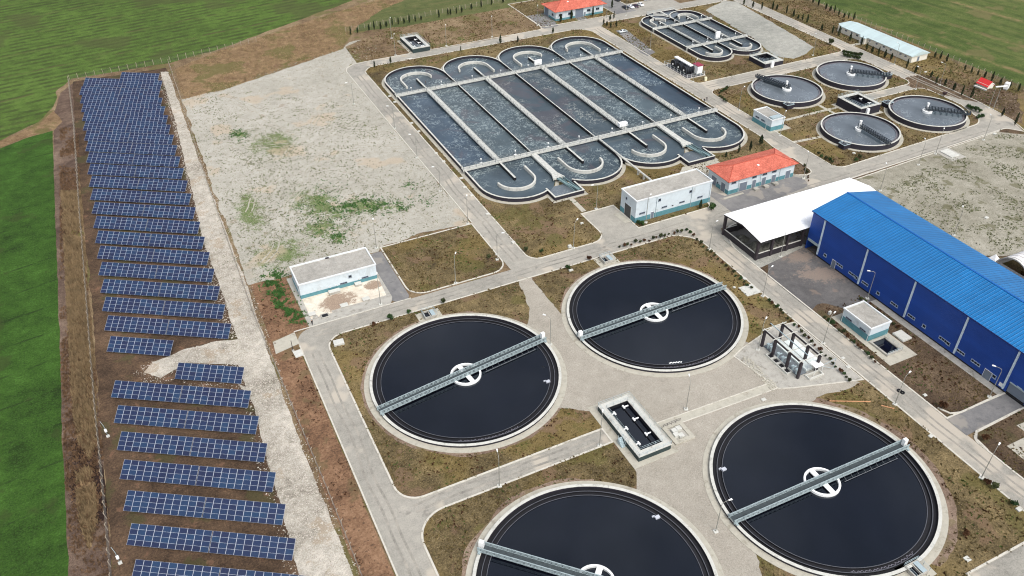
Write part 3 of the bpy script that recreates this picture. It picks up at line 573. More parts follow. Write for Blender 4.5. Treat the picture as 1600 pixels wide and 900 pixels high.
def clarifier(cx, cy, ang, label, scum_px, cab_end, foam=False):
    """45 m settling tank: rim, launder, weir rings, stilling well, travelling bridge"""
    t = thing('settling_tank', label, 'settling tank', (cx, cy, 0), 0, 'large round settling tanks')
    m = MB(); m.ring(0, 0, 23.0, 24.5, 0, .14, 120); part(m, 'apron', 'apron', t)
    m = MB(); m.ring(0, 0, 22.52, 23.0, -.5, .76, 120); part(m, 'wall', 'coat', t)
    m = MB(); m.ring(0, 0, 22.45, 23.12, .762, .84, 120); part(m, 'rim', 'rim', t)
    m = MB(); m.ring(0, 0, 21.42, 21.52, -.5, .5, 120); m.ring(0, 0, 20.4, 20.48, -.5, .52, 120); part(m, 'launder', 'coat_in', t)
    m = MB()
    m.ring(0, 0, 21.4, 21.56, .502, .53, 120); m.ring(0, 0, 20.36, 20.5, .522, .56, 120)
    part(m, 'weir', plainc('weir_edge', (84, 86, 92)), t)
    m = MB(); m.ring(0, 0, 21.56, 22.48, .08, .13, 120); m.ring(0, 0, 20.5, 21.4, .1, .17, 120); part(m, 'launder_channel', 'coat_in', t)
    m = MB(); m.sheet([(20.4*math.cos(R(a)), 20.4*math.sin(R(a))) for a in range(0, 360, 3)], .42); part(m, 'water', 'clear', t)
    wl = MB(); wl.ring(0, 0, 3.3, 3.75, .1, .98, 64); 
    c, s = math.cos(ang+math.pi/2), math.sin(ang+math.pi/2)
    wl.bar((-3.4*c, -3.4*s, .86), (3.4*c, 3.4*s, .86), 1.15, .22)
    part(wl, 'stilling_well', 'whitepaint', t)
    # bridge: two lattice sides and a grating deck, built along local x then turned
    Rr = Matrix.Rotation(ang, 4, 'Z')
    L0 = 23.0
    def W3(x, y, z): v = Rr @ Vector((x, y, z)); return (v.x, v.y, v.z)
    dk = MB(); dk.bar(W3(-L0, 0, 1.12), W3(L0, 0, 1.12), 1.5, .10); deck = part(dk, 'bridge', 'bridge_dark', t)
    for side in (-.85, .85):
        g = MB(); g.bar(W3(-L0-.3, side, 1.95), W3(L0+.3, side, 1.95), .20, .13); g.bar(W3(-L0-.3, side, .98), W3(L0+.3, side, .98), .16, .30)
        g.bar(W3(-L0, side, 1.5), W3(L0, side, 1.5), .06, .12)
        n = 38
        for k in range(n+1):
            x = -L0+2*L0*k/n; g.bar(W3(x, side, 1.1), W3(x, side, 1.9), .38, .10) if False else g.bar(W3(x-.28, side, 1.42), W3(x+.28, side, 1.42), .07, .85)
        part(g, 'girder', 'bridge', deck)
    for e in (-1, 1):
        g = MB(); g.bar(W3(e*(L0-.2), -1.5, .98), W3(e*(L0-.2), 1.5, .98), .5, .22)
        for q in (-1.35, 1.35):
            a = W3(e*(22.75), q-.14, .98); b = W3(e*22.75, q+.14, .98)
            g.tube(a, b, .16, 10)
        part(g, 'end_carriage', 'bridge', deck)
    g = MB(); e = cab_end
    a = Vector(W3(e*(L0-.1), .15 if e > 0 else .15, 0))
    g.bar(W3(e*(L0-.7), .1, 2.1), W3(e*(L0+.25), .1, 2.1), .8, 1.7); part(g, 'drive_cabinet', 'whitepaint', deck)
    # scum pipe hung under one half
    g = MB(); sg = 1 if e > 0 else -1
    g.tube(W3(4.4, -1.9, .62), W3(19.2, -1.9, .62), .07, 6)
    for k in range(9): g.tube(W3(5+k*1.75, -1.9, .62), W3(5+k*1.75, -.9, 1.0), .035, 4)
    part(g, 'scum_pipe', plainc('dull_steel', (104, 108, 112)), deck)
    if scum_px:
        x, y = scum_px; x -= cx; y -= cy
        g = MB(); g.box(x-.5, y-.35, .2, x+.5, y+.35, .78); g.box(x-.9, y+.4, .2, x-.3, y+.65, .7); part(g, 'scum_box', plainc('pale_steel_box', (186, 190, 198)), t)
    if foam:
        g = MB()
        pts = [((19.7+.2*math.sin(q*1.7))*math.cos(R(-113+q*.55)), (19.7+.2*math.sin(q*1.7))*math.sin(R(-113+q*.55))) for q in range(18)]
        g.path(pts, .22, .425, .47)
        part(g, 'foam', 'whitepaint', t)
    g = MB(); pts = [((21.0+.22*math.sin(q*2.3)+.1*math.sin(q*5.1))*math.cos(R(-118+q*.8)), (21.0+.22*math.sin(q*2.3)+.1*math.sin(q*5.1))*math.sin(R(-118+q*.8))) for q in range(50)]
    g.path(pts, .11, .172, .19); part(g, 'scum_line', plainc('scum', (126, 124, 134)), t)
    return t
_pc = {}
def plainc(name, rgb, **kw):
    k = (name, rgb)
    if k not in _pc: _pc[k] = plain(name, rgb, **kw)
    return _pc[k]
clarifier(0, 0, R(7.7), 'large round settling tank nearest the solar field, beside the left concrete road', G(856, 596, .6), 1)
clarifier(54.2, 0, R(1.6), 'large round settling tank nearest the white canopy shed, behind the other big tanks', None, -1, foam=True)
clarifier(53.8, -63.2, R(-.8), 'large round settling tank nearest the blue hall, its bridge ending by the right road', G(1131, 733, .6), 1)
clarifier(-.7, -62.8, R(-44.9), 'large round settling tank cut by the bottom edge, its bridge slanting the other way', G(1027, 808, .6), -1)

def overflow_pit(px, py, rz, label):
    x, y = G(px, py)
    t = thing('outlet_chamber', label, 'outlet chamber', (x, y, 0), rz, 'outlet chambers on the tank edges')
    m = MB(); m.box(-3.2, -2.2, 0, 3.2, 2.2, .13); part(m, 'slab', 'apron', t)
    m = MB(); m.path([(-1.5, -1.3), (1.5, -1.3), (1.5, 1.3), (-1.5, 1.3)], .25, .1, 1.0, closed=True); m.path([(0, -1.3), (0, 1.3)], .2, .1, .98); part(m, 'chamber_wall', 'concrete', t)
    m = MB(); m.box(-1.4, -1.2, .1, 1.4, 1.2, .5); part(m, 'water', 'clear', t)
    m = MB(); railing(m, [(-1.7, -1.4), (-1.7, 1.5), (1.7, 1.5), (1.7, -1.4)], .95, 1.0, 1.5, .04); part(m, 'railing', 'lightmetal', t)
    m = MB(); m.box(.3, -1.2, .98, 1.4, 1.2, 1.04); part(m, 'grating', 'lightmetal', t)
overflow_pit(671, 494, 0, 'concrete outlet chamber on the upper left edge of the tank nearest the solar field')
overflow_pit(948, 408, 0, 'concrete outlet chamber on the main road side of the tank nearest the canopy')
overflow_pit(1430, 893, 0, 'concrete outlet chamber on the lower edge of the tank nearest the blue hall')

# ================================================================== SMALL CLARIFIERS
def small_tank(cx, cy, ang, label, box_ang):
    t = thing('round_thickener_tank', label, 'clarifier tank', (cx, cy, 0), 0, 'small high walled round tanks')
    m = MB(); m.ring(0, 0, 13.9, 15.2, 0, .13, 80); part(m, 'apron', 'apron', t)
    m = MB(); m.ring(0, 0, 13.45, 13.85, -.3, 1.95, 96); part(m, 'wall', 'coat', t)
    m = MB(); m.ring(0, 0, 13.38, 13.92, 1.952, 2.05, 96); part(m, 'rim', 'rim', t)
    m = MB(); m.ring(0, 0, 12.35, 12.5, .6, 1.62, 96); m.ring(0, 0, 12.5, 13.45, .7, 1.1, 96); part(m, 'launder', plainc('grey_launder', (120, 118, 124)), t)
    m = MB(); m.sheet([(12.4*math.cos(R(a)), 12.4*math.sin(R(a))) for a in range(0, 360, 5)], 1.4); part(m, 'water', 'clear2', t)
    m = MB(); m.ring(0, 0, 1.3, 1.85, .9, 2.15, 40); part(m, 'stilling_well', 'whitepaint', t)
    m = MB(); m.tube((-.3, .3, 1.2), (-.3, .3, 4.6), .42, 12); m.tube((-.3, .3, 4.6), (-.3, .3, 5.0), .5, 12); part(m, 'drive_column', 'whitepaint', t)
    Rr = Matrix.Rotation(ang, 4, 'Z')
    def W3(x, y, z): v = Rr @ Vector((x, y, z)); return (v.x, v.y, v.z)
    dk = MB(); dk.bar(W3(-.9, 0, 2.6), W3(14.6, 0, 2.6), 1.1, .1); deck = part(dk, 'bridge', 'bridge_dark', t)
    for side in (-.6, .6):
        g = MB(); g.bar(W3(-.9, side, 3.6), W3(14.6, side, 3.6), .16, .14); g.bar(W3(-.9, side, 2.55), W3(14.6, side, 2.55), .1, .26)
        g.bar(W3(-.9, side, 3.15), W3(14.6, side, 3.15), .05, .07)
        for k in range(15):
            x = -.9+15.5*k/14; g.bar(W3(x, side, 2.6), W3(x, side, 3.6), .16, .16)
            if k < 14: g.bar(W3(x, side, 2.7), W3(x+1.1, side, 3.5), .1, .12)
        part(g, 'girder', plainc('grey_bridge_steel', (52, 60, 68)), deck)
    g = MB()
    for k in range(5): g.bar(W3(2.4+k*2, -.9, 1.3), W3(2.4+k*2, -.9, 2.5), .1, 1.5)
    g.bar(W3(1.6, -.9, 1.75), W3(11.6, -.9, 1.75), .06, .8); part(g, 'scraper_frame', plainc('grey_scraper_steel', (112, 124, 130)), deck)
    a = R(box_ang); bx, by = 14.6*math.cos(a), 14.6*math.sin(a)
    g = MB(); g.box(bx-1.6, by-1.3, 0, bx+1.6, by+1.3, 1.8); bo = part(g, 'outlet_box', 'coat', t)
    g = MB(); g.path([(bx-1.6, by-1.3), (bx+1.6, by-1.3), (bx+1.6, by+1.3), (bx-1.6, by+1.3)], .3, 1.8, 1.92, closed=True); railing(g, [(bx-1.5, by+1.2), (bx-1.5, by-1.2), (bx+1.5, by-1.2)], 1.9, 1, 1.4, .04); part(g, 'box_railing', 'lightmetal', bo)
    return t
small_tank(181.2, 95.4, R(107), 'high walled round tank behind the small teal based house, its bridge reaching upper left', 232)
small_tank(215.3, 95.5, R(-44), 'high walled round tank beside the far road, facing the long pale roofed barrack', -30)
small_tank(180.8, 55.3, R(-94), 'high walled round tank nearest the red roofed building, its bridge pointing down', 205)
small_tank(214.7, 55.3, R(-45.4), 'high walled round tank at the road corner farthest right', 120)

# ================================================================== AERATION BASINS
def basin(name, label, cat, u0, p, n, vl, vu, zr, first_leg, water_mat, wide, boxes, cabinets, pipes=(), apron=1.3, cross_w=1.7):
    """loop reactor: n channels, rounded turning ends, baffles, dividing walls and walkways"""
    t = thing(name, label, cat)
    ct, cb = vu+p, vl-p; ul = [u0+p*i for i in range(n+1)]
    K = 20
    arcs_t = []; arcs_b = []
    for i in range(1, n, 2): arcs_t.append([(ul[i]+p*math.cos(math.pi-math.pi*k/K), ct+p*math.sin(math.pi*k/K)) for k in range(K+1)])
    for i in range(n-1, 0, -2): arcs_b.append([(ul[i]+p*math.cos(-math.pi*k/K), cb-p*math.sin(math.pi*k/K)) for k in range(K+1)])
    out = [(u0, cb)]
    for a in arcs_t: out += a
    for a in arcs_b: out += a
    outl = []
    for q in out:
        if not outl or math.hypot(q[0]-outl[-1][0], q[1]-outl[-1][1]) > .02: outl.append(q)
    if math.hypot(outl[0][0]-outl[-1][0], outl[0][1]-outl[-1][1]) < .02: outl.pop()
    m = MB(); m.sheet(outl, zr-1.1); part(m, 'water', water_mat, t)
    if water_mat == 'aer':
        for i, wm in enumerate(('aer_calm', 'aer_foam', 'aer_foam', 'aer_scum', 'aer_scum', 'aer_foam', 'aer_foam', 'aer_calm')):
            m = MB(); m.sheet([(ul[i]+.2, vl), (ul[i+1]-.2, vl), (ul[i+1]-.2, vu), (ul[i]+.2, vu)], zr-1.085); part(m, 'channel_water', wm, t)
    wl = MB(); rm = MB(); ap = MB()
    cuts = []
    for (bu0, bu1, bv0, bv1, i) in boxes: cuts.append((bu0, bu1, bv1))
    def clip(arc, bottom):
        if not bottom: return [arc]
        keep = [(x, y) for x, y in arc]
        segs = [[]]
        for x, y in keep:
            inside = any(c0 < x < c1 and y < c2+1.5 and abs(y-cb) < p*.93+1 and y < cb-p*.55 for c0, c1, c2 in cuts)
            inside = any(c0 <= x <= c1 for c0, c1, c2 in cuts)
            if inside:
                if segs[-1]: segs.append([])
            else: segs[-1].append((x, y))
        return [s_ for s_ in segs if len(s_) > 1]
    for a in arcs_t:
        wl.path(a, .34, -.3, zr-.06); rm.path(a, .55, zr-.058, zr+.03+wl.eps()); ap.path(a, apron, 0, .13, off=apron/2+.2)
    for a in arcs_b:
        # refine then cut the openings of the outlet boxes
        fine = []
        for q, r in zip(a, a[1:]):
            for k in range(4): fine.append((q[0]+(r[0]-q[0])*k/4, q[1]+(r[1]-q[1])*k/4))
        fine.append(a[-1])
        for s_ in clip(fine, True):
            wl.path(s_, .34, -.3, zr-.06); rm.path(s_, .55, zr-.058, zr+.03+wl.eps())
        ap.path(a, apron, 0, .13, off=apron/2+.2)
    for u, sgn in ((u0, 1), (ul[-1], -1)):
        wl.path([(u, cb), (u, ct)], .34, -.3, zr-.06); rm.path([(u, cb), (u, ct)], .55, zr-.055, zr+.035); ap.box(u-sgn*(apron+.2), cb, 0, u-sgn*.2, ct, .125)
    for (bu0, bu1, bv0, bv1, i) in boxes:
        b_ = [(bu0, bv1+.5), (bu0, bv0), (bu1, bv0), (bu1, bv1+.5)]
        wl.path(b_, .34, -.3, zr-.1); rm.path(b_, .55, zr-.098, zr+.01); ap.box(bu0-1.2, bv0-1.2, 0, bu1+1.2, bv1, .12)
        m = MB(); m.sheet([(bu0, bv0), (bu1, bv0), (bu1, bv1+2), (bu0, bv1+2)], zr-1.13); part(m, 'outlet_water', 'clear2', t)
        # clear sluice sheets from the flared walkway into the box
        um = ul[i]; g = MB()
        for q in (-.9, .2, 1.3): g.bar((um+q, bv1+4.5, zr+.1), (um+q+1.6, bv0+1.2, zr-.3), .12, .5)
        g.bar((um-.6, bv1+4.4, zr-.1), (um+2.6, bv0+1.2, zr-.35), 1.1, .08)
        part(g, 'sluice', plainc('sluice_steel', (118, 142, 144)), t)
    part(wl, 'wall', 'coat', t); part(rm, 'rim', 'rim', t); part(ap, 'apron', 'apron', t)
    for i in range(2, n, 2):
        m = MB(); m.path([(ul[i], cb-.2), (ul[i], ct+.2)], .42, -.3, zr+.01, mit=1); part(m, 'dividing_wall', ['coat_in', 'walk'], t)  # sides coloured dark for wet concrete and the shadow under the walkways
    for i in range(1, n, 2):
        m = MB(); m.path([(ul[i], vl-p*.97), (ul[i], vu+p*.97)], .75, -.3, zr-.02, mit=1); part(m, 'centre_wall', ['coat_in', 'walk'], t)  # dark sides again hold both wetness and walkway shadow, top stays pale
        if wide:
            m = MB(); m.box(ul[i]-wide/2, vl, zr-.35, ul[i]+wide/2, vu, zr+.12)
            wk = part(m, 'walkway', 'walk', t)
            m = MB(); railing(m, [(ul[i]+wide/2-.05, vl+1), (ul[i]+wide/2-.05, vu-1)], zr+.12, 1.0, 3, .05); railing(m, [(ul[i]-wide/2+.05, vl+1), (ul[i]-wide/2+.05, vu-1)], zr+.12, 1.0, 3, .05); part(m, 'handrail', plainc('grey_rail', (104, 110, 112)), wk)
    # baffles: half circles with one long leg
    r = p*.5; leg = p*.5
    for top in (1, 0):
        for j, i in enumerate(range(1, n, 2)):
            c = ct if top else cb; sgn = 1 if top else -1
            left_long = (j % 2 == 0) == (first_leg[0 if top else 1] == 'L')
            pts = [(ul[i]-r*math.cos(math.pi*k/16), c+sgn*r*math.sin(math.pi*k/16)) for k in range(17)]
            if left_long: pts = [(ul[i]-r, c-sgn*leg)]+pts
            else: pts = pts+[(ul[i]+r, c-sgn*leg)]
            m = MB(); m.path(pts, .62, -.3, zr+.0+.004*j); part(m, 'baffle', 'rim', t)
    # cross walkways with rails
    for v in (vl, vu):
        m = MB(); m.box(u0-.8, v-cross_w/2, zr+.16, ul[-1]+.8, v+cross_w/2, zr+.42); m.box(u0-.8, v-cross_w/2-.02, zr-.3, ul[-1]+.8, v-cross_w/2+.2, zr+.15)
        for i in range(n+1): m.box(ul[i]-.3, v-.5, -.3, ul[i]+.3, v+.5, zr+.155)
        wk = part(m, 'cross_walkway', 'walk', t)
        m = MB()
        for q in (-1, 1): railing(m, [(u0-.7, v+q*(cross_w/2-.05)), (ul[-1]+.7, v+q*(cross_w/2-.05))], zr+.42, 1.05, 2.4, .05)
        part(m, 'handrail', plainc('grey_rail', (104, 110, 112)), wk)
    # flared outlet walkways on the lower side
    for (bu0, bu1, bv0, bv1, i) in boxes:
        m = MB(); u = ul[i]; m.prism([(u-1.0, vl), (u+1.0, vl), (u+1.1, bv1+8), (u+2.1, bv1+4.6), (u-2.2, bv1+4.6), (u-1.1, bv1+8)], zr-.5, zr+.13); part(m, 'outlet_walkway', 'walk', t)
    for (x, y, wx, wy, h) in cabinets:
        m = MB(); m.box(x-wx/2, y-wy/2, zr+.43, x+wx/2, y+wy/2, zr+h); part(m, 'control_cabinet', 'whitepaint', t)
    # mixers: mast with white head, and the white floats tied beside the walkways
    rs = random.Random(5)
    for v, sg in ((vl, 1), (vu, 1)):
        for i in range(n):
            x = ul[i]+p*.55+rs.uniform(-.5, .5); y = v+sg*rs.uniform(1.8, 2.6)
            m = MB(); m.tube((x, y, zr-1), (x, y, zr+1.0), .05, 5); m.tube((x, y, zr+.9), (x, y, zr+1.35), .26, 8); m.bar((x-.5, y, zr-.5), (x+.5, y, zr-.5), .5, .4)
            part(m, 'mixer', 'whitepaint', t)
    for (x, y0, y1) in pipes:
        m = MB(); m.tube((x, y0, zr+.25), (x, y1, zr+.25), .34, 10)
        for k in range(5): m.box(x-.4, y1+2+k*3.5, 0, x+.4, y1+2.3+k*3.5, zr)
        part(m, 'pipe', 'rim', t)
    return t
basin('aeration_basin', 'largest basin with eight foaming channels between rounded turning ends', 'aeration basin', 39.3, 13.03, 8, 92.5, 160.4, 1.5, 'LR', 'aer', 2.1,
      [(58.3, 68.8, 62.8, 68.6, 2), (110.3, 121.0, 62.8, 68.8, 6)], [(103.4, 162.4, 3.4, .8, 2.6), (104.4, 96.2, 3.4, 1.6, 1.8)], pipes=[(91.5, 91.5, 49.2)])
basin('aeration_basin', 'smaller dark walled basin with four channels beside the stone lot', 'aeration basin', 172.3, 8.05, 4, 150.5, 177.0, 1.8, 'LR', 'aer_small', 1.1,
      [], [(190.3, 152.8, 2.4, .8, 3.4)], apron=1.1, cross_w=1.3)
t = thing('inlet_chamber', 'dark walled inlet chamber wedged between the upper ends of the smaller basin', 'inlet chamber')
m = MB(); m.path([(180.4, 188.6), (180.4, 195.6), (196.6, 195.6), (196.6, 193.6)], .4, 0, 1.95); part(m, 'chamber_wall', 'coat', t)
m = MB(); m.path([(180.4, 188.6), (180.4, 195.6), (196.6, 195.6), (196.6, 193.6)], .55, 1.955, 2.06); m.path([(188.4, 195.3), (188.4, 189.5)], .8, .5, 2.0); m.path([(184, 195.2), (190, 189)], .3, .5, 1.9); part(m, 'rim', 'rim', t)
m = MB(); m.sheet([(180.6, 188), (180.6, 195.4), (196.4, 195.4), (196.4, 190), (188.4, 185.8)], 1.3); part(m, 'water', 'clear2', t)
m = MB(); railing(m, [(180.4, 190), (180.4, 195.6), (196.6, 195.6)], 2.05, 1.0, 2, .04); part(m, 'handrail', 'lightmetal', t)

# ================================================================== RECTANGULAR CHAMBERS
def chamber(label, u0, v0, u1, v1, zr, wallmat, pipes, bw=(1.4, 1.4, 1.5, 1.5), slab=None, wlev=.8, stairs=None, notch=None, name='distribution_chamber'):
    t = thing(name, label, 'concrete chamber')
    if slab: m = MB(); m.prism(slab, 0, .14); part(m, 'slab', 'apron', t)
    a, b, c, d = bw
    iu0, iu1, iv0, iv1 = u0+a, u1-b, v0+c, v1-d
    m = MB(); m.path([(u0+.15, v0+.15), (u1-.15, v0+.15), (u1-.15, v1-.15), (u0+.15, v1-.15)], .3, 0, zr-.12, closed=True); part(m, 'wall', wallmat, t)
    m = MB()
    m.box(u0-.1, v0-.1, zr-.118, u1+.1, iv0, zr); m.box(u0-.1, iv1, zr-.118, u1+.1, v1+.1, zr); m.box(u0-.1, iv0+.002, zr-.118, iu0, iv1-.002, zr); m.box(iu1, iv0+.002, zr-.118, u1+.1, iv1-.002, zr)
    part(m, 'deck', 'rim', t)
    m = MB(); m.path([(iu0, iv0), (iu1, iv0), (iu1, iv1), (iu0, iv1)], .16, 0, zr-.13, closed=True)
    m.path([(iu0+(iu1-iu0)*.16, iv0), (iu0+(iu1-iu0)*.16, iv1)], .12, 0, wlev+.3); m.path([(iu1-(iu1-iu0)*.3, iv0), (iu1-(iu1-iu0)*.3, iv1)], .12, 0, wlev+.3)
    part(m, 'inner_wall', 'coat_in', t)
    m = MB(); m.sheet([(iu0, iv0), (iu1, iv0), (iu1, iv1), (iu0, iv1)], wlev); part(m, 'water', 'clear', t)
    for (x, y, s) in pipes:
        m = MB(); m.tube((x-s*.3, y, wlev+.42), (x+s*.9, y, wlev+.42), .17, 8); m.tube((x+s*.9, y-.45, wlev+.42), (x+s*.9, y+.45, wlev+.42), .24, 10); part(m, 'outlet_pipe', 'whitepaint', t)
    m = MB(); railing(m, [(u0, v0), (u1, v0), (u1, v1), (u0, v1)], zr, 1.0, 2.2, .035, closed=True); railing(m, [(iu0-.1, iv0), (iu1+.1, iv0), (iu1+.1, iv1), (iu0-.1, iv1)], zr, 1.0, 2.2, .03, closed=True); part(m, 'handrail', 'lightmetal', t)
    if stairs:
        x, y = stairs; m = MB()
        for k in range(6): m.box(x-1.0-.0, y-.3*k-.3, 0, x, y-.3*k, zr-.05-k*zr/6.5)
        for q in (0, -1.0): m.bar((x+q, y, zr+.8), (x+q, y-1.9, .9), .06, .06)
        part(m, 'stairs', 'lightmetal', t)
    return t
chamber('open chamber of dark water with five white pipes, between the four big tanks', 22.7, -41.3, 31, -24.1, 1.7, 'darkgreen',
        [(24.2, -27.5, 1), (24.2, -32.6, 1), (24.2, -37.6, 1), (28.9, -26.7, -1), (28.9, -31.0, -1), (28.9, -36.0, -1)], slab=[(20.9, -22.3), (20.9, -42.6), (32.4, -42.6), (32.4, -40), (32.4, -22.3)], stairs=(22.5, -34.6))
t = thing('valve_pit', 'square concrete pit with white covers beside the central chamber', 'valve pit')
m = MB(); m.path([(33.2, -40.4), (37.4, -40.4), (37.4, -35.6), (33.2, -35.6)], 1.0, .05, .35, closed=True); part(m, 'pit_wall', 'apron', t)
m = MB(); m.box(33.6, -40, .06, 37, -36, .1); part(m, 'pit_floor', 'concrete', t)
for (x, y) in ((34.3, -38.6), (35.2, -39.2), (34.6, -37.4), (35.9, -37.2)):
    m = MB(); m.box(x-.6, y-.55, .1, x+.6, y+.55, .75); part(m, 'cover', 'rim', t)
m = MB(); railing(m, [(32.9, -35.5), (37.6, -35.4)], .35, 1, 1.2, .04); part(m, 'railing', 'darksteel', t)
chamber('dark green walled chamber with white pipes at the far end of the pale gravel lot', 61.9, 203.6, 70.2, 220.2, 2.0, 'darkgreen',
        [(63.6, 208, 1), (63.6, 213, 1), (68.4, 207, -1), (68.4, 211.5, -1), (68.4, 216, -1)], wlev=.9, slab=[(60.6, 203.9), (71.2, 203.9), (71.2, 221.4), (60.6, 221.4)])
chamber('black walled square chamber standing between the four small round tanks', 190.6, 65.4, 200.8, 77.6, 3.5, 'coat', [(199.2, 73.4, -1), (199.2, 69, -1)], wlev=2.4, bw=(1.3, 1.3, 1.1, 1.6),
        slab=[(189.4, 64.2), (202, 64.2), (202, 78.8), (189.4, 78.8)])
chamber('low dark chamber with a white hatch at the lower end of the stone lot', 189.9, 117.9+1.2, 199.8, 129.6, 2.1, 'coat', [], wlev=1.2, bw=(1.0, 1.2, 2.4, 1.0))
m = MB(); m.box(192.8, 118.3, .1, 194.2, 119.0, 2.5); tag(m.build('white_hatch', 'whitepaint'), 'tall white hatch box against the low dark chamber by the stone lot', 'hatch')
m = MB(); m.box(193.2, 64.4, .2, 194.4, 65.2, 3.1); tag(m.build('white_hatch', 'whitepaint'), 'tall white hatch box against the black chamber between the small round tanks', 'hatch')

# ================================================================== BUILDINGS
def wall_box(t, u0, v0, u1, v1, h, band=0, wall='white'):
    m = MB(); m.box(u0, v0, 0, u1, v1, h); part(m, 'wall', wall, t)
    if band:
        m = MB(); m.path([(u0, v0), (u1, v0), (u1, v1), (u0, v1)], .06, .02, band, closed=True, off=-.02); part(m, 'plinth', 'teal', t)
def win(t, face, c0, c1, z0, z1, u, v, frame='greydoor', name='window', panes=2, fw=.1):
    """face 'f' faces -y at plane v (span in x), face 'l' faces -x at plane u (span in y)"""
    a, b = sorted((c0, c1)); f = MB(); g = MB()
    def bx(mb, p, q, y0, y1, za, zb):
        if face == 'f': mb.box(p, v-y1, za, q, v-y0, zb)
        else: mb.box(u-y1, p, za, u-y0, q, zb)
    bx(g, a+fw, b-fw, .012, .035, z0+fw, z1-fw)
    bx(f, a, b, .0, .11, z1-fw, z1); bx(f, a-.06, b+.06, .0, .17, z0-.04, z0+fw*.8); bx(f, a, a+fw, .0, .108, z0+fw, z1-fw); bx(f, b-fw, b, .0, .108, z0+fw, z1-fw)
    for k in range(1, panes): x = a+(b-a)*k/panes; bx(f, x-fw*.4, x+fw*.4, .0, .09, z0+fw, z1-fw)
    fr = part(f, name, frame, t); part(g, 'pane', 'glass', fr)
def door(t, face, c0, c1, h, u, v, mat='greydoor', name='door', ribs=0):
    a, b = sorted((c0, c1)); f = MB(); g = MB()
    def bx(mb, p, q, y0, y1, za, zb):
        if face == 'f': mb.box(p, v-y1, za, q, v-y0, zb)
        else: mb.box(u-y1, p, za, u-y0, q, zb)
    bx(f, a, b, .0, .06, .03, h)
    if ribs:
        k = 0
        while .2+k*.5 < h: bx(f, a+.05, b-.05, .06, .09, .2+k*.5, .28+k*.5); k += 1
    d = part(f, name, mat, t)
    bx(g, a-.08, a, .0, .1, 0, h+.08); bx(g, b, b+.08, .0, .1, 0, h+.08); bx(g, a, b, .0, .1, h, h+.08); part(g, 'door_frame', 'parapet' if mat != 'whitepaint' else 'greydoor', d)
    return d
def pipes_down(t, face, cs, h, u, v, rgb='lightmetal'):
    for c in cs:
        m = MB()
        if face == 'f': m.tube((c, v-.12, .1), (c, v-.12, h), .07, 6)
        else: m.tube((u-.12, c, .1), (u-.12, c, h), .07, 6)
        part(m, 'downpipe', rgb, t)
def flat_roof(t, u0, v0, u1, v1, h):
    m = MB(); m.path([(u0, v0), (u1, v0), (u1, v1), (u0, v1)], .36, h-.35, h+.02, closed=True, off=.0); part(m, 'parapet', 'parapet', t)
    m = MB(); m.sheet([(u0+.1, v0+.1), (u1-.1, v0+.1), (u1-.1, v1-.1), (u0+.1, v1-.1)], h-.33+.0); 
    o = part(m, 'roof', 'roofgravel', t); return o
def hip_roof(t, u0, v0, u1, v1, ze, ru0, ru1, rv, zr, mat='tiles', th=.16):
    m = MB(); E = [(u0, v0, ze), (u1, v0, ze), (u1, v1, ze), (u0, v1, ze)]; A = (ru0, rv, zr); B = (ru1, rv, zr)
    m.quad(E[0], E[1], B, A); m.quad(E[1], E[2], B); m.quad(E[2], E[3], A, B); m.quad(E[3], E[0], A)
    for i in range(4):
        p, q = E[i], E[(i+1) % 4]; m.quad((p[0], p[1], p[2]-th), (q[0], q[1], q[2]-th), q, p)
    m.quad(*[(e[0], e[1], e[2]-th) for e in E[::-1]])
    o = part(m, 'roof', mat, t)
    m = MB()
    for a, b in ((E[0], A), (E[3], A), (E[1], B), (E[2], B), (A, B)): m.tube((a[0], a[1], a[2]+.03), (b[0], b[1], b[2]+.03), .1, 6)
    part(m, 'ridge_tiles', plainc('ridge_clay', (176, 78, 60)) if mat == 'tiles' else mat, o)
    return o

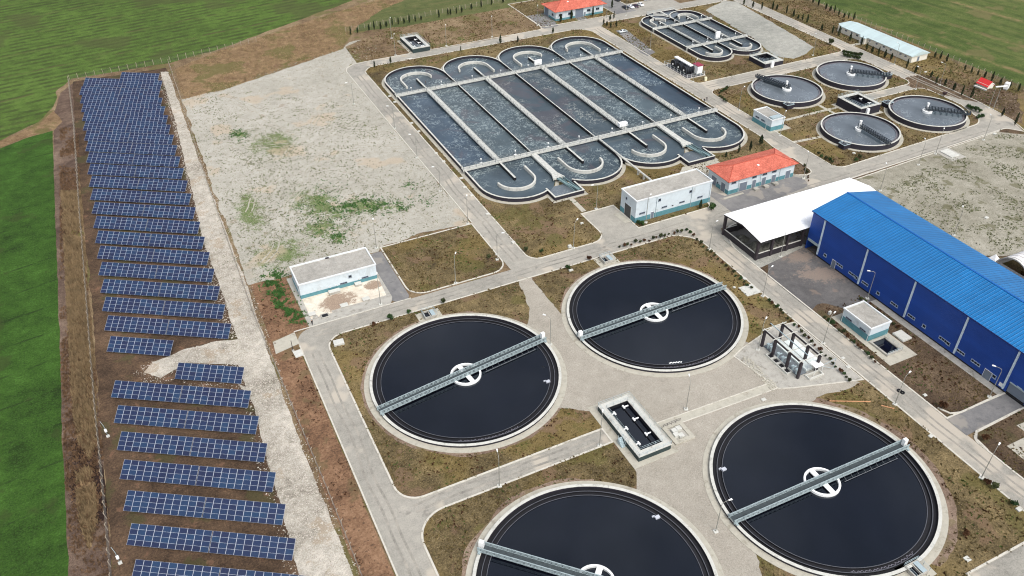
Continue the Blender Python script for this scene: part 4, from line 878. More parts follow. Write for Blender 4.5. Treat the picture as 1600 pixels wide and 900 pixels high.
# white house by the solar field
t = thing('flat_roofed_house', 'long white building with teal base behind a stained pale forecourt, by the solar field', 'building')
wall_box(t, -28.2, 48.1, -6.5, 57.4, 4.55, 1.15); flat_roof(t, -28.2, 48.1, -6.5, 57.4, 4.9)
win(t, 'f', -17.1, -15.1, 1.25, 1.7, -28.2, 48.1, panes=3); win(t, 'f', -10.9, -9.0, 1.25, 1.7, -28.2, 48.1, panes=3); win(t, 'f', -14.5, -13.6, 2.7, 3.5, -28.2, 48.1, panes=1)
for c in (-20.3, -18.4, -12.0): win(t, 'f', c, c+.5, 1.3, 1.65, 0, 48.1, panes=1, fw=.06, frame='parapet')
pipes_down(t, 'l', [49.2], 4.5, -28.2, 0, 'parapet')
m = MB(); m.box(-18.3, 57.0, 4.6, -17.3, 57.3, 4.95); part(m, 'roof_drain', 'darksteel', t)
for (px, py, wx, wy, h, what) in [(523, 458, 3.0, 1.2, .9, 'widest of the concrete vents set against the house wall'), (560, 446, 1.7, 1.2, .8, 'smaller concrete vent set against the house wall'), (538, 478, 1.9, 1.4, .35, 'left one of the two hatches on the kerb of the stained forecourt'), (572, 468, 1.8, 1.3, .35, 'right one of the two hatches on the kerb of the stained forecourt'), (488, 492, 1.7, 1.3, .4, 'pale hatch at the lower left corner of the stained forecourt'), (508, 494, 2.2, 1.8, .3, 'open dark grate pit at the foot of the stained forecourt')]:
    x, y = G(px, py); t2 = thing('vent_hatch', what, 'hatch', (x, y, .04))
    m = MB(); m.box(-wx/2, -wy/2, 0, wx/2, wy/2, h*.8); part(m, 'base', 'concrete', t2); m = MB(); m.box(-wx/2-.1, -wy/2-.1, h*.8+.02, wx/2+.1, wy/2+.1, h) if 'grate' not in what else m.box(-wx/2+.3, -wy/2+.3, h*.8+.02, wx/2-.3, wy/2-.3, h*.9); part(m, 'lid', 'rim' if 'grate' not in what else 'coat_in', t2)
m = MB(); m.ring(*G(493, 496), 0, .7, .04, .3, 16); tag(m.build('manhole', 'concrete'), 'round grey manhole ring at the foot of the stained forecourt', 'manhole')

# white blower building
t = thing('flat_roofed_house', 'tall white flat roofed building with open dark gateway, in front of the largest basin', 'building')
wall_box(t, 74.0, 40.2, 102.2, 48.7, 7.55, 1.75); flat_roof(t, 74.0, 40.2, 102.2, 48.7, 7.9)
for a in (75.4, 83.6, 90.2, 97.1): win(t, 'f', a, a+1.95, 2.75, 3.25, 74, 40.2, panes=3)
for a in (82.0, 93.6): win(t, 'f', a, a+.95, 5.6, 6.5, 74, 40.2, panes=1)
door(t, 'f', 79.7, 80.8, 2.4, 74, 40.2, ribs=0)
m = MB(); m.box(87.4, 40.0, 2.6, 87.9, 40.2, 2.85); part(m, 'wall_light', 'darksteel', t)
d = door(t, 'l', 42.7, 46.2, 4.3, 74.0, 40.2, mat='glass', name='gateway'); win(t, 'l', 45.3, 46.0, 5.6, 6.4, 74.0, 0, panes=1)  # gateway is a dark panel on the wall, its colour standing for the unlit opening
pipes_down(t, 'f', [78.1, 81.4, 94.6, 101.7], 7.4, 74, 40.2)

# red roofed workshop
t = thing('red_roofed_house', 'red hipped roof building with a row of grey doors, behind the white canopy shed', 'building')
wall_box(t, 110.2, 41.2, 137.2, 51.8, 5.0, 1.5); hip_roof(t, 109.2, 40.5, 138.1, 52.6, 5.15, 115.4, 132.4, 46.5, 7.1)
for a, b, h in ((114.6, 117.6, 3.2), (119.8, 121.3, 2.9), (123.8, 125.4, 2.9), (127.9, 129.6, 2.8), (133.8, 135.7, 2.9)): door(t, 'f', a, b, h, 110.2, 41.2, name='door')
for a in (111.1, 119.4, 123.7, 127.6): win(t, 'f', a, a+1.8, 3.75, 4.4, 110.2, 41.2, panes=3)
door(t, 'l', 47.4, 49.9, 3.0, 110.2, 41.2); door(t, 'l', 42.8, 44.9, 3.0, 110.2, 41.2); win(t, 'l', 46.4, 47.0, 1.3, 2.0, 110.2, 0, panes=1)
pipes_down(t, 'f', [114.1, 123.0, 131.0], 4.9, 110.2, 41.2); m = MB(); m.box(123.2, 43.6, 6.1, 123.9, 44.2, 6.5); part(m, 'roof_vent', 'whitepaint', t)
for k, a in enumerate((119.6, 123.6, 127.6)):
    m = MB(); m.box(a, 38.8, .03, a+1.8, 40.4, .55); m.box(a+.1, 38.9, .56, a+1.7, 40.3, .68); tag(m.build('loading_step', 'concrete'), ['left', 'middle', 'right'][k]+' one of three concrete blocks before the grey doors of the red roofed building', 'concrete block', 'concrete blocks before the doors')

# red roofed office by the car park
t = thing('red_roofed_house', 'red hipped roof building with a tall central doorway, beside the car park', 'building')
wall_box(t, 138.6, 211.6, 165.2, 223.8, 4.6, 1.0); hip_roof(t, 137.5, 210.6, 166.6, 225.0, 4.75, 144.8, 159.4, 217.8, 7.4)
for a in (140.2, 145.4, 156.0, 161.0): win(t, 'f', a, a+2.0, 2.1, 3.2, 138.6, 211.6, panes=2)
door(t, 'f', 149.4, 153.9, 4.4, 138.6, 211.6, name='rolling_door', ribs=1); door(t, 'f', 154.4, 155.2, 2.2, 138.6, 211.6)
door(t, 'l', 219.0, 223.2, 4.1, 138.6, 0, name='rolling_door', ribs=1); win(t, 'l', 214.0, 215.6, 1.8, 2.9, 138.6, 0)
pipes_down(t, 'f', [144.2, 159.6], 4.5, 0, 211.6)
m = MB(); m.box(147.2, 216.0, 6.6, 148.0, 216.6, 7.0); part(m, 'roof_vent', 'whitepaint', t)

# annex before the hall
t = thing('flat_roofed_house', 'small white and teal flat roofed house in front of the blue hall', 'building')
wall_box(t, 96.4, -33.3, 103.1, -24.0, 3.95, 1.9); flat_roof(t, 96.4, -33.3, 103.1, -24.0, 4.3)
win(t, 'l', -27.3, -25.3, 2.0, 2.5, 96.4, 0, panes=3); win(t, 'l', -32.1, -30.1, 2.0, 2.5, 96.4, 0, panes=3)
pipes_down(t, 'l', [-33.1, -24.3], 3.9, 96.4, 0, 'parapet')
t = thing('sump', 'dark water sump with low concrete rim beside the small white and teal house', 'sump')
m = MB(); m.path([(96.6, -39.6), (101.2, -39.6), (101.2, -34.2), (96.6, -34.2)], .5, .07, .55, closed=True); part(m, 'sump_wall', 'concrete', t)
m = MB(); m.box(96.8, -39.4, .075, 101.0, -34.4, .3); part(m, 'water', 'clear', t)
m = MB(); railing(m, [(101.4, -34), (101.4, -39.8), (96.4, -39.8)], .5, 1, 1.6, .035); part(m, 'railing', 'lightmetal', t)
m = MB(); m.box(104.2, -37.6, .05, 107.2, -34.0, .5); m.box(104.4, -37.4, .51, 107.0, -34.2, .58); tag(m.build('pit_cover', 'rim'), 'low pale square pit cover between the small teal house and the blue hall', 'pit cover')

# little house by the basin road
t = thing('flat_roofed_house', 'small white house with teal base by the basin road, below the first small round tank', 'building')
wall_box(t, 152.6, 71.0, 158.6, 81.2, 4.25, 1.75); flat_roof(t, 152.6, 71.0, 158.6, 81.2, 4.6)
win(t, 'l', 77.7, 79.7, 2.35, 2.85, 152.6, 0, panes=2); win(t, 'l', 74.6, 76.5, 2.35, 2.85, 152.6, 0, panes=2)
pipes_down(t, 'l', [73.4], 4.2, 152.6, 0, 'parapet')
m = MB(); m.box(153.2, 71.6, 4.4, 157.6, 73.4, 4.95); part(m, 'roof_tank', 'lightmetal', t)
struct('house_pad', rect(151.4, 69.6, 161.4, 82.4), .085, 'apron')

# long barrack beyond the far road
t = thing('long_barrack', 'long cream prefabricated barrack with a pale metal roof beyond the far road', 'building')
m = MB(); m.box(250.2, 95.9, 0, 259.6, 139.8, 2.9); part(m, 'wall', 'cream', t)
m = MB(); ze, zt, um = 3.0, 4.6, 254.9
m.quad((249.5, 95.4, ze), (249.5, 138.0, ze), (um, 138.0, zt), (um, 95.4, zt)); m.quad((um, 95.4, zt), (um, 138.0, zt), (260.3, 138.0, ze), (260.3, 95.4, ze))
m.quad((249.5, 138, ze), (251.5, 141.2, ze), (258, 141.2, ze), (um, 138, zt)); m.quad((260.3, 138, ze), (um, 138, zt), (258, 141.2, ze))
m.quad((249.5, 95.4, ze-.2), (249.5, 138, ze-.2), (249.5, 138, ze), (249.5, 95.4, ze)); m.quad((249.5, 95.4, ze-.2), (249.5, 95.4, ze), (um, 95.4, zt), (260.3, 95.4, ze), (260.3, 95.4, ze-.2))
part(m, 'roof', 'prefabroof', t)
for c in (137.0, 134.0, 130.4, 127.0, 124.6, 119.4, 115.2, 111.0, 107.0, 101.4, 98.6): win(t, 'l', c, c+1.3, 1.3, 2.3, 250.2, 0, panes=2, frame='whitepaint')
door(t, 'f', 253.6, 254.8, 2.1, 0, 95.9)
m = MB(); m.box(248.4, 121.2, 0, 250.19, 124.4, 2.7); po = part(m, 'porch', 'cream', t); m = MB(); m.prism([(247.9, 120.9), (251, 120.9), (251, 124.7), (247.9, 124.7)], 2.72, 2.95); part(m, 'porch_roof', 'prefabroof', po); m = MB(); m.box(248.3, 122.0, .05, 248.38, 123.4, 2.2); part(m, 'porch_door', 'greydoor', po)
struct('footpath', [(243, 122), (248.4, 122), (248.4, 123.8), (243, 123.8)], .01, 'apron')

# ---- blue hall
t = thing('blue_hall', 'large blue metal hall with a brighter blue pitched roof', 'industrial hall')
U0, U1, V1, V0, ZE, ZT = 111.5, 135.6, 6.4, -118, 12.75, 15.5; UM = (U0+U1)/2
m = MB()
# front wall with real gate openings
def wallseg(v0, v1, z0, z1): m.box(U0, v0, z0, U0+.3, v1, z1)
wallseg(1.75, V1, 3.6, ZE); wallseg(-61.4, 1.75, 0, ZE); wallseg(-66.2, -61.4, 3.6, ZE); wallseg(V0, -66.2, 0, ZE); m.box(U0, V1-.4, 0, U0+.3, V1, 3.6)
m.box(U1-.3, V0, 0, U1, V1, ZE)
for v in (V1, V0+.3):
    k = len(m.v); m.v += [(U0, v, 0), (U1, v, 0), (U1, v, ZE), (UM, v, ZT-.02), (U0, v, ZE), (U0, v-.3, 0), (U1, v-.3, 0), (U1, v-.3, ZE), (UM, v-.3, ZT-.02), (U0, v-.3, ZE)]
    for f in ((0, 4, 3, 2, 1), (5, 6, 7, 8, 9)): m.f.append(tuple(k+i for i in f)); m.mi.append(0)
wl = part(m, 'wall', 'hallwall', t)
m = MB(); ov = .35
for (ua, ub, za, zb) in ((U0-ov, UM, ZE-.02, ZT), (UM, U1+ov, ZT, ZE-.02)):
    m.quad((ua, V0, za), (ub, V0, zb), (ub, V1+.4, zb), (ua, V1+.4, za)); m.quad((ua, V0, za-.12), (ua, V1+.4, za-.12), (ub, V1+.4, zb-.12), (ub, V0, zb-.12))
m.quad((U0-ov, V1+.4, ZE-.02), (UM, V1+.4, ZT), (UM, V1+.4, ZT-.12), (U0-ov, V1+.4, ZE-.14)); m.quad((UM, V1+.4, ZT), (U1+ov, V1+.4, ZE-.02), (U1+ov, V1+.4, ZE-.14), (UM, V1+.4, ZT-.12))
rf = part(m, 'roof', 'hallroof', t)
m = MB(); m.bar((UM, V0, ZT+.03), (UM, V1+.4, ZT+.03), .5, .08); part(m, 'ridge_cap', plainc('ridge_blue', (20, 92, 164)), rf)
m = MB(); m.bar((U0-.42, V0, ZE-.12), (U0-.42, V1+.4, ZE-.12), .22, .2); part(m, 'gutter', plainc('dark_blue_gutter', (24, 38, 92)), rf)
m = MB(); m.box(U0-.02, V0, .0, U0+.02, 1.7, .45); part(m, 'plinth', 'coat_in', wl)
for v in (1.4, -14.6, -30.8, -46.7, -60.6, -76.5, -92.4):
    m = MB(); m.box(U0-.36, v-.2, .9, U0-.02, v+.2, ZE-.3); part(m, 'downpipe', plainc('white_downpipe', (196, 212, 222)), t)
for a, b in ((-10.6, -13.4), (-8.3, -5.95), (-17.8, -15.5), (-28.2, -25.8), (-33.9, -31.5), (-44.0, -41.6), (-49.3, -46.9), (-53.7, -51.2)):
    win(t, 'l', a, b, 1.9, 2.7, U0, 0, panes=3, frame=plainc('window_trim', (150, 166, 186)), fw=.11)
for c in (-1.9, -13.9, -21.9, -37.4, -44.9, -58.2): win(t, 'l', c-.05, c+1.05, 1.7, 2.7, U0, 0, panes=1, frame=plainc('window_trim', (150, 166, 186)), fw=.14)
door(t, 'l', -5.6, -4.3, 2.6, U0, 0, name='door'); door(t, 'l', -57.0, -55.1, 2.6, U0, 0, name='door')
m = MB(); m.box(U0+.05, -66.1, .8, U0+.2, -61.5, 3.6); part(m, 'rolling_door', 'greydoor', t); m = MB(); m.box(U0-.2, -66.1, 3.5, U0+.02, -61.5, 3.75); m.box(U0-.3, -64.5, 3.8, U0, -63.2, 3.95); part(m, 'lintel', 'lightmetal', t)
m = MB(); m.box(U0-.25, 1.8, 3.2, U0+.1, 5.9, 3.9); part(m, 'gate_lintel', 'lightmetal', t)
m = MB(); m.box(U0-.1, -60.4, .9, U0, -59.4, 1.9); part(m, 'wall_switch_box', 'whitepaint', t)
m = MB(); m.box(U0+.4, V0, -.01, U1-.4, V1-.4, .09); part(m, 'floor', 'yard', t)

# ---- white canopy shed
t = thing('canopy_shed', 'open sided sludge shed with a glaring white roof, adjoining the blue hall', 'open shed')
ca, cb_, cc0, cc1, zc, zt = 93.9, 143.2, 7.0, 23.3, 7.0, 8.2; cm = (cc0+cc1)/2
m = MB()
m.quad((ca, cc0-.3, zc), (cb_, cc0-.3, zc), (cb_, cm, zt), (ca, cm, zt)); m.quad((ca, cm, zt), (cb_, cm, zt), (cb_, cc1+.2, zc), (ca, cc1+.2, zc))
m.quad((ca, cc0-.3, zc-.14), (ca, cm, zt-.14), (cb_, cm, zt-.14), (cb_, cc0-.3, zc-.14)); m.quad((ca, cm, zt-.14), (ca, cc1+.2, zc-.14), (cb_, cc1+.2, zc-.14), (cb_, cm, zt-.14))
m.quad((ca, cc0-.3, zc-.14), (ca, cc0-.3, zc), (ca, cm, zt), (ca, cm, zt-.14)); m.quad((ca, cm, zt-.14), (ca, cm, zt), (ca, cc1+.2, zc), (ca, cc1+.2, zc-.14)); m.quad((ca, cc0-.3, zc-.14), (cb_, cc0-.3, zc-.14), (cb_, cc0-.3, zc), (ca, cc0-.3, zc))
part(m, 'roof', 'canopyroof', t)
m = MB(); m.bar((ca+.1, cc0, zc-.3), (ca+.1, cm, zt-.3), .3, .3); m.bar((ca+.1, cm, zt-.3), (ca+.1, cc1, zc-.3), .3, .3); m.bar((ca, cc0, zc-.28), (111, cc0, zc-.28), .25, .3); m.bar((ca, cc1, zc-.28), (cb_, cc1, zc-.28), .25, .3)
for x in (99.6, 105.4, 111.0, 120, 130, 140): m.bar((x, cc0, zc-.3), (x, cm, zt-.3), .25, .3); m.bar((x, cm, zt-.3), (x, cc1, zc-.3), .25, .3)
part(m, 'roof_beam', 'darksteel', t)
for x, y in [(94.4, 7.9), (94.4, 22.9)]+[(x, y) for x in (99.6, 105.4, 111.0) for y in (7.9, 22.9)]+[(x, 22.9) for x in (120, 130, 140)]:
    m = MB(); m.box(x-.35, y-.35, 0, x+.35, y+.35, zc-.25); part(m, 'column', 'darksteel', t)
m = MB(); m.path([(111.2, 7.9), (94.4, 7.9), (94.4, 22.9), (142, 22.9)], .3, 0, 2.0); dw = part(m, 'low_wall', plainc('black_low_wall', (48, 44, 48)), t)
m = MB(); m.path([(111.2, 7.9), (94.4, 7.9), (94.4, 22.9), (142, 22.9)], .36, 2.002, 2.08); part(m, 'wall_cap', 'rim', dw)
m = MB(); m.box(94.8, 8.2, .07, 142, 22.6, .1); part(m, 'floor', 'asphalt', t)
def heap(x, y, r, h, seed, label, mat='sludge'):
    rs = random.Random(seed); m = MB(); n, k = 20, 6; m.v.append((0, 0, h))
    for j in range(1, k+1):
        for i in range(n):
            a = 2*math.pi*i/n; q = j/k; rr = r*q*(1+rs.uniform(-.14, .14)); m.v.append((rr*math.cos(a), rr*math.sin(a)*.9, 0 if j == k else h*(math.cos(q*math.pi)*.5+.5)*(1+rs.uniform(-.16, .16))))
    for i in range(n): m.f.append((0, 1+i, 1+(i+1) % n)); m.mi.append(0)
    for j in range(k-1):
        for i in range(n): a = 1+j*n+i; b = 1+j*n+(i+1) % n; m.f.append((a, a+n, b+n, b)); m.mi.append(0)
    o = m.build('sludge_heap', mat, smooth=True); o.location = (x, y, .1); return tag(o, label, 'sludge heap', 'sludge heaps under the canopy')
heap(98.2, 12.6, 2.9, 2.3, 1, 'larger grey sludge heap just inside the open end of the canopy shed'); heap(97.6, 18.2, 2.6, 1.5, 2, 'flatter sludge heap near the back corner post of the canopy shed')
heap(97.0, 9.6, 1.9, 1.5, 3, 'sludge heap tucked behind the front corner post of the canopy shed'); heap(102.6, 11.0, 2.6, 1.7, 4, 'sludge heap behind the second side opening of the canopy shed'); heap(108, 12, 2.6, 1.6, 5, 'sludge heap deepest in the shade beside the blue hall')

# ---- white ribbed vault behind the hall
t = thing('ribbed_vault', 'white ribbed barrel shaped shelter behind the blue hall at the right edge', 'shelter', (157.5, -30.3, .05), R(0))
m = MB(); n = 14
va = [(math.cos(math.pi*i/n), math.sin(math.pi*i/n)) for i in range(n+1)]
for j in range(12):
    x0, x1 = -5+j*.95, -5+(j+1)*.95; q = (j % 2)*.10
    for i in range(n): m.quad((x0, -va[i][0]*5.4, va[i][1]*(5.6+q)), (x1, -va[i][0]*5.4, va[i][1]*(5.6+q)), (x1, -va[i+1][0]*5.4, va[i+1][1]*(5.6+q)), (x0, -va[i+1][0]*5.4, va[i+1][1]*(5.6+q)))
part(m, 'shell', plainc('white_ribbed_sheet', (226, 224, 222)), t, True)
m = MB()
for i in range(n): m.bar((-5.1, -va[i][0]*5.4, va[i][1]*5.7), (-5.1, -va[i+1][0]*5.4, va[i+1][1]*5.7), .25, .3)
part(m, 'end_arch', 'rim', t)
m = MB(); m.bar((-4.8, -4.2, 1.2), (-4.8, 4.2, 1.2), .1, 2.2); part(m, 'end_wall', 'rim', t)

x, y = G(1551, 410); m = MB(); m.prism([(-1.2, -1.2), (1.2, -1.2), (1.2, 1.2), (-1.2, 1.2)], 0, 1.0); k = len(m.v); m.v += [(-1.3, -1.3, 1.02), (1.3, -1.3, 1.02), (1.3, 1.3, 1.02), (-1.3, 1.3, 1.02), (0, 0, 2.8)]; m.f += [(k, k+1, k+4), (k+1, k+2, k+4), (k+2, k+3, k+4), (k+3, k, k+4)]; m.mi += [0]*4
o = m.build('small_tent', 'whitepaint'); o.location = (x, y, .05); tag(o, 'little pointed white tent peeking over the far eave of the blue hall', 'tent')

# ---- screening frame with channels beside the tank nearest the canopy
t = thing('screening_frame', 'dark steel portal frame standing over screening channels, between two big tanks and the right road', 'steel frame')
X0, X1 = 71.3, 77.0; ys = (-22.9, -26.9, -32.0, -36.0)
for i, y in enumerate(ys):
    for x in (X0, X1): m = MB(); m.box(x-.3, y-.3, 0, x+.3, y+.3, 5.0); part(m, 'column', 'darksteel', t)
for x in (X0, X1): m = MB(); m.bar((x, ys[0]+.3, 5.1), (x, ys[-1]-.3, 5.1), .3, .5); part(m, 'beam', 'darksteel', t); m = MB(); m.bar((x, ys[0]+.5, 5.42), (x, ys[-1]-.5, 5.42), .16, .12); part(m, 'rail', 'rim', t)
for y in ys: m = MB(); m.bar((X0-.9, y, 5.55), (X1+.9, y, 5.55), .18, .16); part(m, 'cross_bar', 'rim', t)
m = MB(); m.bar(((X0+X1)/2-.3, ys[0]+1.2, 5.7), ((X0+X1)/2-.3, ys[-1]+.8, 5.7), .16, .2); part(m, 'hoist_rail', 'lightmetal', t)
m = MB(); m.box(74.6, -35.2, .1, 76.6, -23.2, .75); part(m, 'white_platform', plainc('bright_platform', (214, 222, 218)), t)
m = MB(); m.box(71.6, -35.6, .1, 74.5, -23.2, .3); part(m, 'channel_floor', plainc('channel_grey', (104, 110, 114)), t)
m = MB(); m.box(77.4, -34, .08, 80.6, -24, .16); part(m, 'pale_slab', plainc('bright_platform', (214, 222, 218)), t)
for k, y in enumerate((-27.0, -29.0, -31.0, -33.0)):
    m = MB(); m.path([(69.9, y-.85), (71.5, y-.85), (71.5, y+.85), (69.9, y+.85)], .22, .07, .5, closed=True); pc = part(m, 'pit', 'rim', t); m = MB(); m.box(70.05, y-.72, .075, 71.35, y+.72, .1); part(m, 'pit_water', 'coat_in', pc)
for k, y in enumerate((-24.4, -25.6, -28.2, -29.8, -31.4, -33.4, -34.8)):
    m = MB(); m.tube((71.9, y, .3), (71.9, y, 1.5), .26, 8); m.tube((71.9, y, 1.2), (73.0, y, 1.2), .18, 8); m.box(71.5, y-.3, 1.5, 72.2, y+.3, 1.8); part(m, 'valve', 'lightmetal', t)
m = MB(); m.path([(73.4, -37.8), (77.6, -37.8), (77.6, -35.4)], .25, .07, .6); m.path([(73.4, -37.8), (73.4, -36.4), (77.4, -36.4)], .25, .07, .58); part(m, 'end_pit', 'rim', t)
m = MB(); m.box(75.0, -37.4, 2.9, 77.6, -35.2, 3.0)
for q, r in ((75.1, -37.3), (77.5, -37.3), (75.1, -35.3), (77.5, -35.3)): m.tube((q, r, .1), (q, r, 2.9), .05, 5)
part(m, 'small_canopy', 'whitepaint', t)
m = MB(); m.tube((77.4, -37.6, 3.4), (81.4, -37.2, 3.4), .06, 5); m.tube((81.4, -37.2, 0), (81.4, -37.2, 3.4), .06, 5); m.tube((77.4, -35, 1.2), (80.4, -38, 1.2), .06, 5); part(m, 'tap_pipe', 'lightmetal', t)
t = thing('rubble_strip', 'strip of broken pale concrete between the frame pad and the central gravel', 'rubble')
rs = random.Random(3); m = MB()
for k in range(120):
    y = rs.uniform(-37, -24.4); x = 64+rs.uniform(-1.0, 1.3)+(y+30)*.03; s_ = rs.uniform(.12, .42); m.bar((x, y, .12), (x+s_*rs.uniform(.6, 1.4), y+s_*rs.uniform(-1, 1), .12+rs.uniform(0, .12)), s_, s_*.6)
part(m, 'broken_slabs', 'apron', t)

# ---- pressure vessels in their fenced pad
t = thing('vessel_pad', 'concrete pad with white bollard posts around black round vessels', 'fenced pad')
m = MB(); m.box(153.8, 124.6, .05, 163, 141.8, .12); part(m, 'slab', plainc('dark_pad', (92, 90, 92)), t); m = MB(); m.path([(153.8, 124.6), (163, 124.6), (163, 141.8), (153.8, 141.8)], .4, .05, .22, closed=True); part(m, 'pad_kerb', 'kerb', t)
for (x, y) in [(154, 124.8+2.4*k) for k in range(8)]+[(154+2.2*k, 124.8) for k in range(1, 5)]+[(162.8, 127+3*k) for k in range(5)]:
    m = MB(); m.tube((x, y, .1), (x, y, 1.9), .07, 6); part(m, 'post', 'whitepaint', t)
m = MB(); railing(m, [(154, 124.8), (162.8, 124.8), (162.8, 141.6), (154, 141.6)], .1, 1.7, 2.4, .03, closed=True); part(m, 'mesh_fence', 'lightmetal', t)
for k, y in enumerate((129.3, 133.2, 137.1)):
    v = thing('pressure_vessel', nth(k)+' black ribbed vessel from the lower end of the pad under the white duct', 'vessel', (157.2, y, 1.95), 0, 'black ribbed vessels')
    m = MB(); m.tube((-1.9, 0, 0), (2.6, 0, 0), 1.62, 22); part(m, 'shell', 'black', v)
    m = MB()
    for q in (-1.8, -.9, 0, .9, 1.8): 
        for i in range(22):
            a, b = 2*math.pi*i/22, 2*math.pi*(i+1)/22; m.bar((q, 1.72*math.cos(a), 1.72*math.sin(a)), (q, 1.72*math.cos(b), 1.72*math.sin(b)), .22, .18)
    part(m, 'rib', plainc('grey_rib', (52, 58, 66)), v); m = MB(); m.tube((-2.1, 0, 0), (-1.92, 0, 0), .38, 12); part(m, 'hub', 'whitepaint', v); m = MB(); m.box(-1.4, -1.2, -1.85, -.9, 1.2, -1.1); m.box(1.2, -1.2, -1.85, 1.7, 1.2, -1.1); part(m, 'cradle', 'darksteel', v)
m = MB(); m.box(157.2, 127.9, 3.7, 158.9, 139.4, 4.1); tag(m.build('air_duct', 'whitepaint'), 'long white duct lying on top of the black vessels', 'duct')
t = thing('control_cabin', 'small white cabin with a maroon roof beside the black vessels', 'cabin', (160.9, 127.4, .1))
m = MB(); m.box(-1.3, -1.7, .8, 1.3, 1.7, 4.0); part(m, 'wall', 'whitepaint', t); m = MB(); m.box(-1.5, -1.9, 4.01, 1.5, 1.9, 4.2); part(m, 'roof', 'maroon', t); m = MB()
for x in (-1.1, 1.1):
    for y in (-1.5, 1.5): m.box(x-.12, y-.12, 0, x+.12, y+.12, .8)
part(m, 'leg', 'lightmetal', t)

# ================================================================== SOLAR FIELD
PW, PH, TILT = 1.665, 1.023, R(32.5)
ROT = R(-32.25)
def solar_proto():
    t = thing('solar_table', '', 'solar panel', (0, 0, 0), ROT, 'solar tables in the rows left of the gravel track')
    m = MB(); m.box(.02, .02, -.04, PW-.02, PH-.02, -.002, mi=1)
    fx, fy = .036, .018
    k = len(m.v); z = .012
    m.v += [(.012, .004, z), (PW-.012, .004, z), (PW-.012, PH-.004, z), (.012, PH-.004, z), (fx+.012, fy+.004, z), (PW-fx-.012, fy+.004, z), (PW-fx-.012, PH-fy-.004, z), (fx+.012, PH-fy-.004, z)]
    for f in ((0, 1, 5, 4), (1, 2, 6, 5), (2, 3, 7, 6), (3, 0, 4, 7)): m.f.append(tuple(k+i for i in f)); m.mi.append(1)
    m.quad((fx+.012, fy+.004, .010), (PW-fx-.012, fy+.004, .010), (PW-fx-.012, PH-fy-.004, .010), (fx+.012, PH-fy-.004, .010), mi=0)
    first = m.build('solar_panel', ['cells', 'alu'], t); first.rotation_euler = (TILT, 0, 0)
    for i in range(10):
        for j in range(4):
            o = first if i == j == 0 else first.copy()
            if o is not first: COL.objects.link(o); o.parent = t
            o.location = (i*PW, j*PH*math.cos(TILT), .6+j*PH*math.sin(TILT))
    m = MB(); c, s_ = math.cos(TILT), math.sin(TILT)
    for d in (.5, 1.5, 2.6, 3.6): m.bar((.1, d*c, .52+d*s_), (PW*10-.1, d*c, .52+d*s_), .08, .1)
    for k in range(5):
        x = 1.2+k*3.55; m.bar((x, .3*c, .45+.3*s_), (x, 3.9*c, .45+3.9*s_), .08, .12)
        m.bar((x, .7*c, 0), (x, .7*c, .5+.7*s_), .12, .12); m.bar((x, 3.2*c, 0), (x, 3.2*c, .5+3.2*s_), .12, .12); m.bar((x, .8*c, .2), (x, 3.1*c, 1.4), .06, .06)
    m.build('support_frame', 'lightmetal', t)
    return t
rows = [(-59.1, 229.4, 1), (-73.2, 230.0, 2), (-75.1, 221.1, 2), (-75.3, 212.1, 2), (-75.4, 203.2, 2), (-75.5, 194.4, 2), (-75.7, 185.5, 2), (-75.8, 176.3, 2), (-75.9, 167.1, 2), (-76.1, 157.8, 2), (-76.3, 148.5, 2), (-76.4, 139.2, 2),
        (-76.6, 129.9, 2), (-76.7, 120.5, 2), (-76.8, 111.2, 2), (-76.9, 102.0, 2), (-77.0, 93.0, 2), (-77.2, 83.9, 2), (-77.3, 74.8, 2), (-77.5, 65.9, 2), (-77.6, 57.0, 2), (-77.7, 47.8, 1), (-63.7, 29.8, 1), (-78.1, 29.9, 2),
        (-78.2, 20.8, 2), (-78.3, 11.8, 2), (-78.5, 2.9, 2), (-78.6, -6.2, 2), (-78.8, -15.2, 2), (-78.9, -24.3, 2)]
proto = solar_proto(); first = True; dr = 0
for k, (x, y, n) in enumerate(rows):
    if n == 2: dr += 1
    for q in range(n):
        d = q*(PW*10+.15); loc = (x+d*math.cos(ROT), y+d*math.sin(ROT), 0)
        if n == 2: lab = f"blue solar table, {'left' if q == 0 else 'right'} half of the {nth(dr-1)} double row from the far end"
        else: lab = {0: 'short single solar table at the far top corner of the field', 21: 'single solar table just above the fan of white gravel', 22: 'single solar table just below the fan of white gravel'}[k]
        if first: proto.location = loc; proto['label'] = lab; first = False
        else: dup(proto, loc, ROT, lab)

# ================================================================== STREET LAMPS
def lamp_proto(h=8.3, arm=1.5):
    t = thing('street_lamp', '', 'street lamp', (0, 0, 0), 0, 'lamp posts along the plant roads')
    m = MB(); m.box(-.45, -.45, -.02, .45, .45, .22); part(m, 'base', 'rim', t)
    m = MB(); m.tube((0, 0, .2), (0, 0, h), .11, 8, .06); part(m, 'pole', 'pole', t)
    m = MB(); P = [(0, 0, h), (.12, 0, h+.35), (.45, 0, h+.62), (arm, 0, h+.8)]
    for a, b in zip(P, P[1:]): m.tube(a, b, .05, 6)
    part(m, 'arm', 'pole', t)
    m = MB(); m.hexa([(arm-.1, -.12, h+.72), (arm+.75, -.2, h+.76), (arm+.75, .2, h+.76), (arm-.1, .12, h+.72), (arm-.1, -.1, h+.86), (arm+.65, -.15, h+.94), (arm+.65, .15, h+.94), (arm-.1, .1, h+.86)]); part(m, 'lamp_head', 'whitepaint', t)
    return t
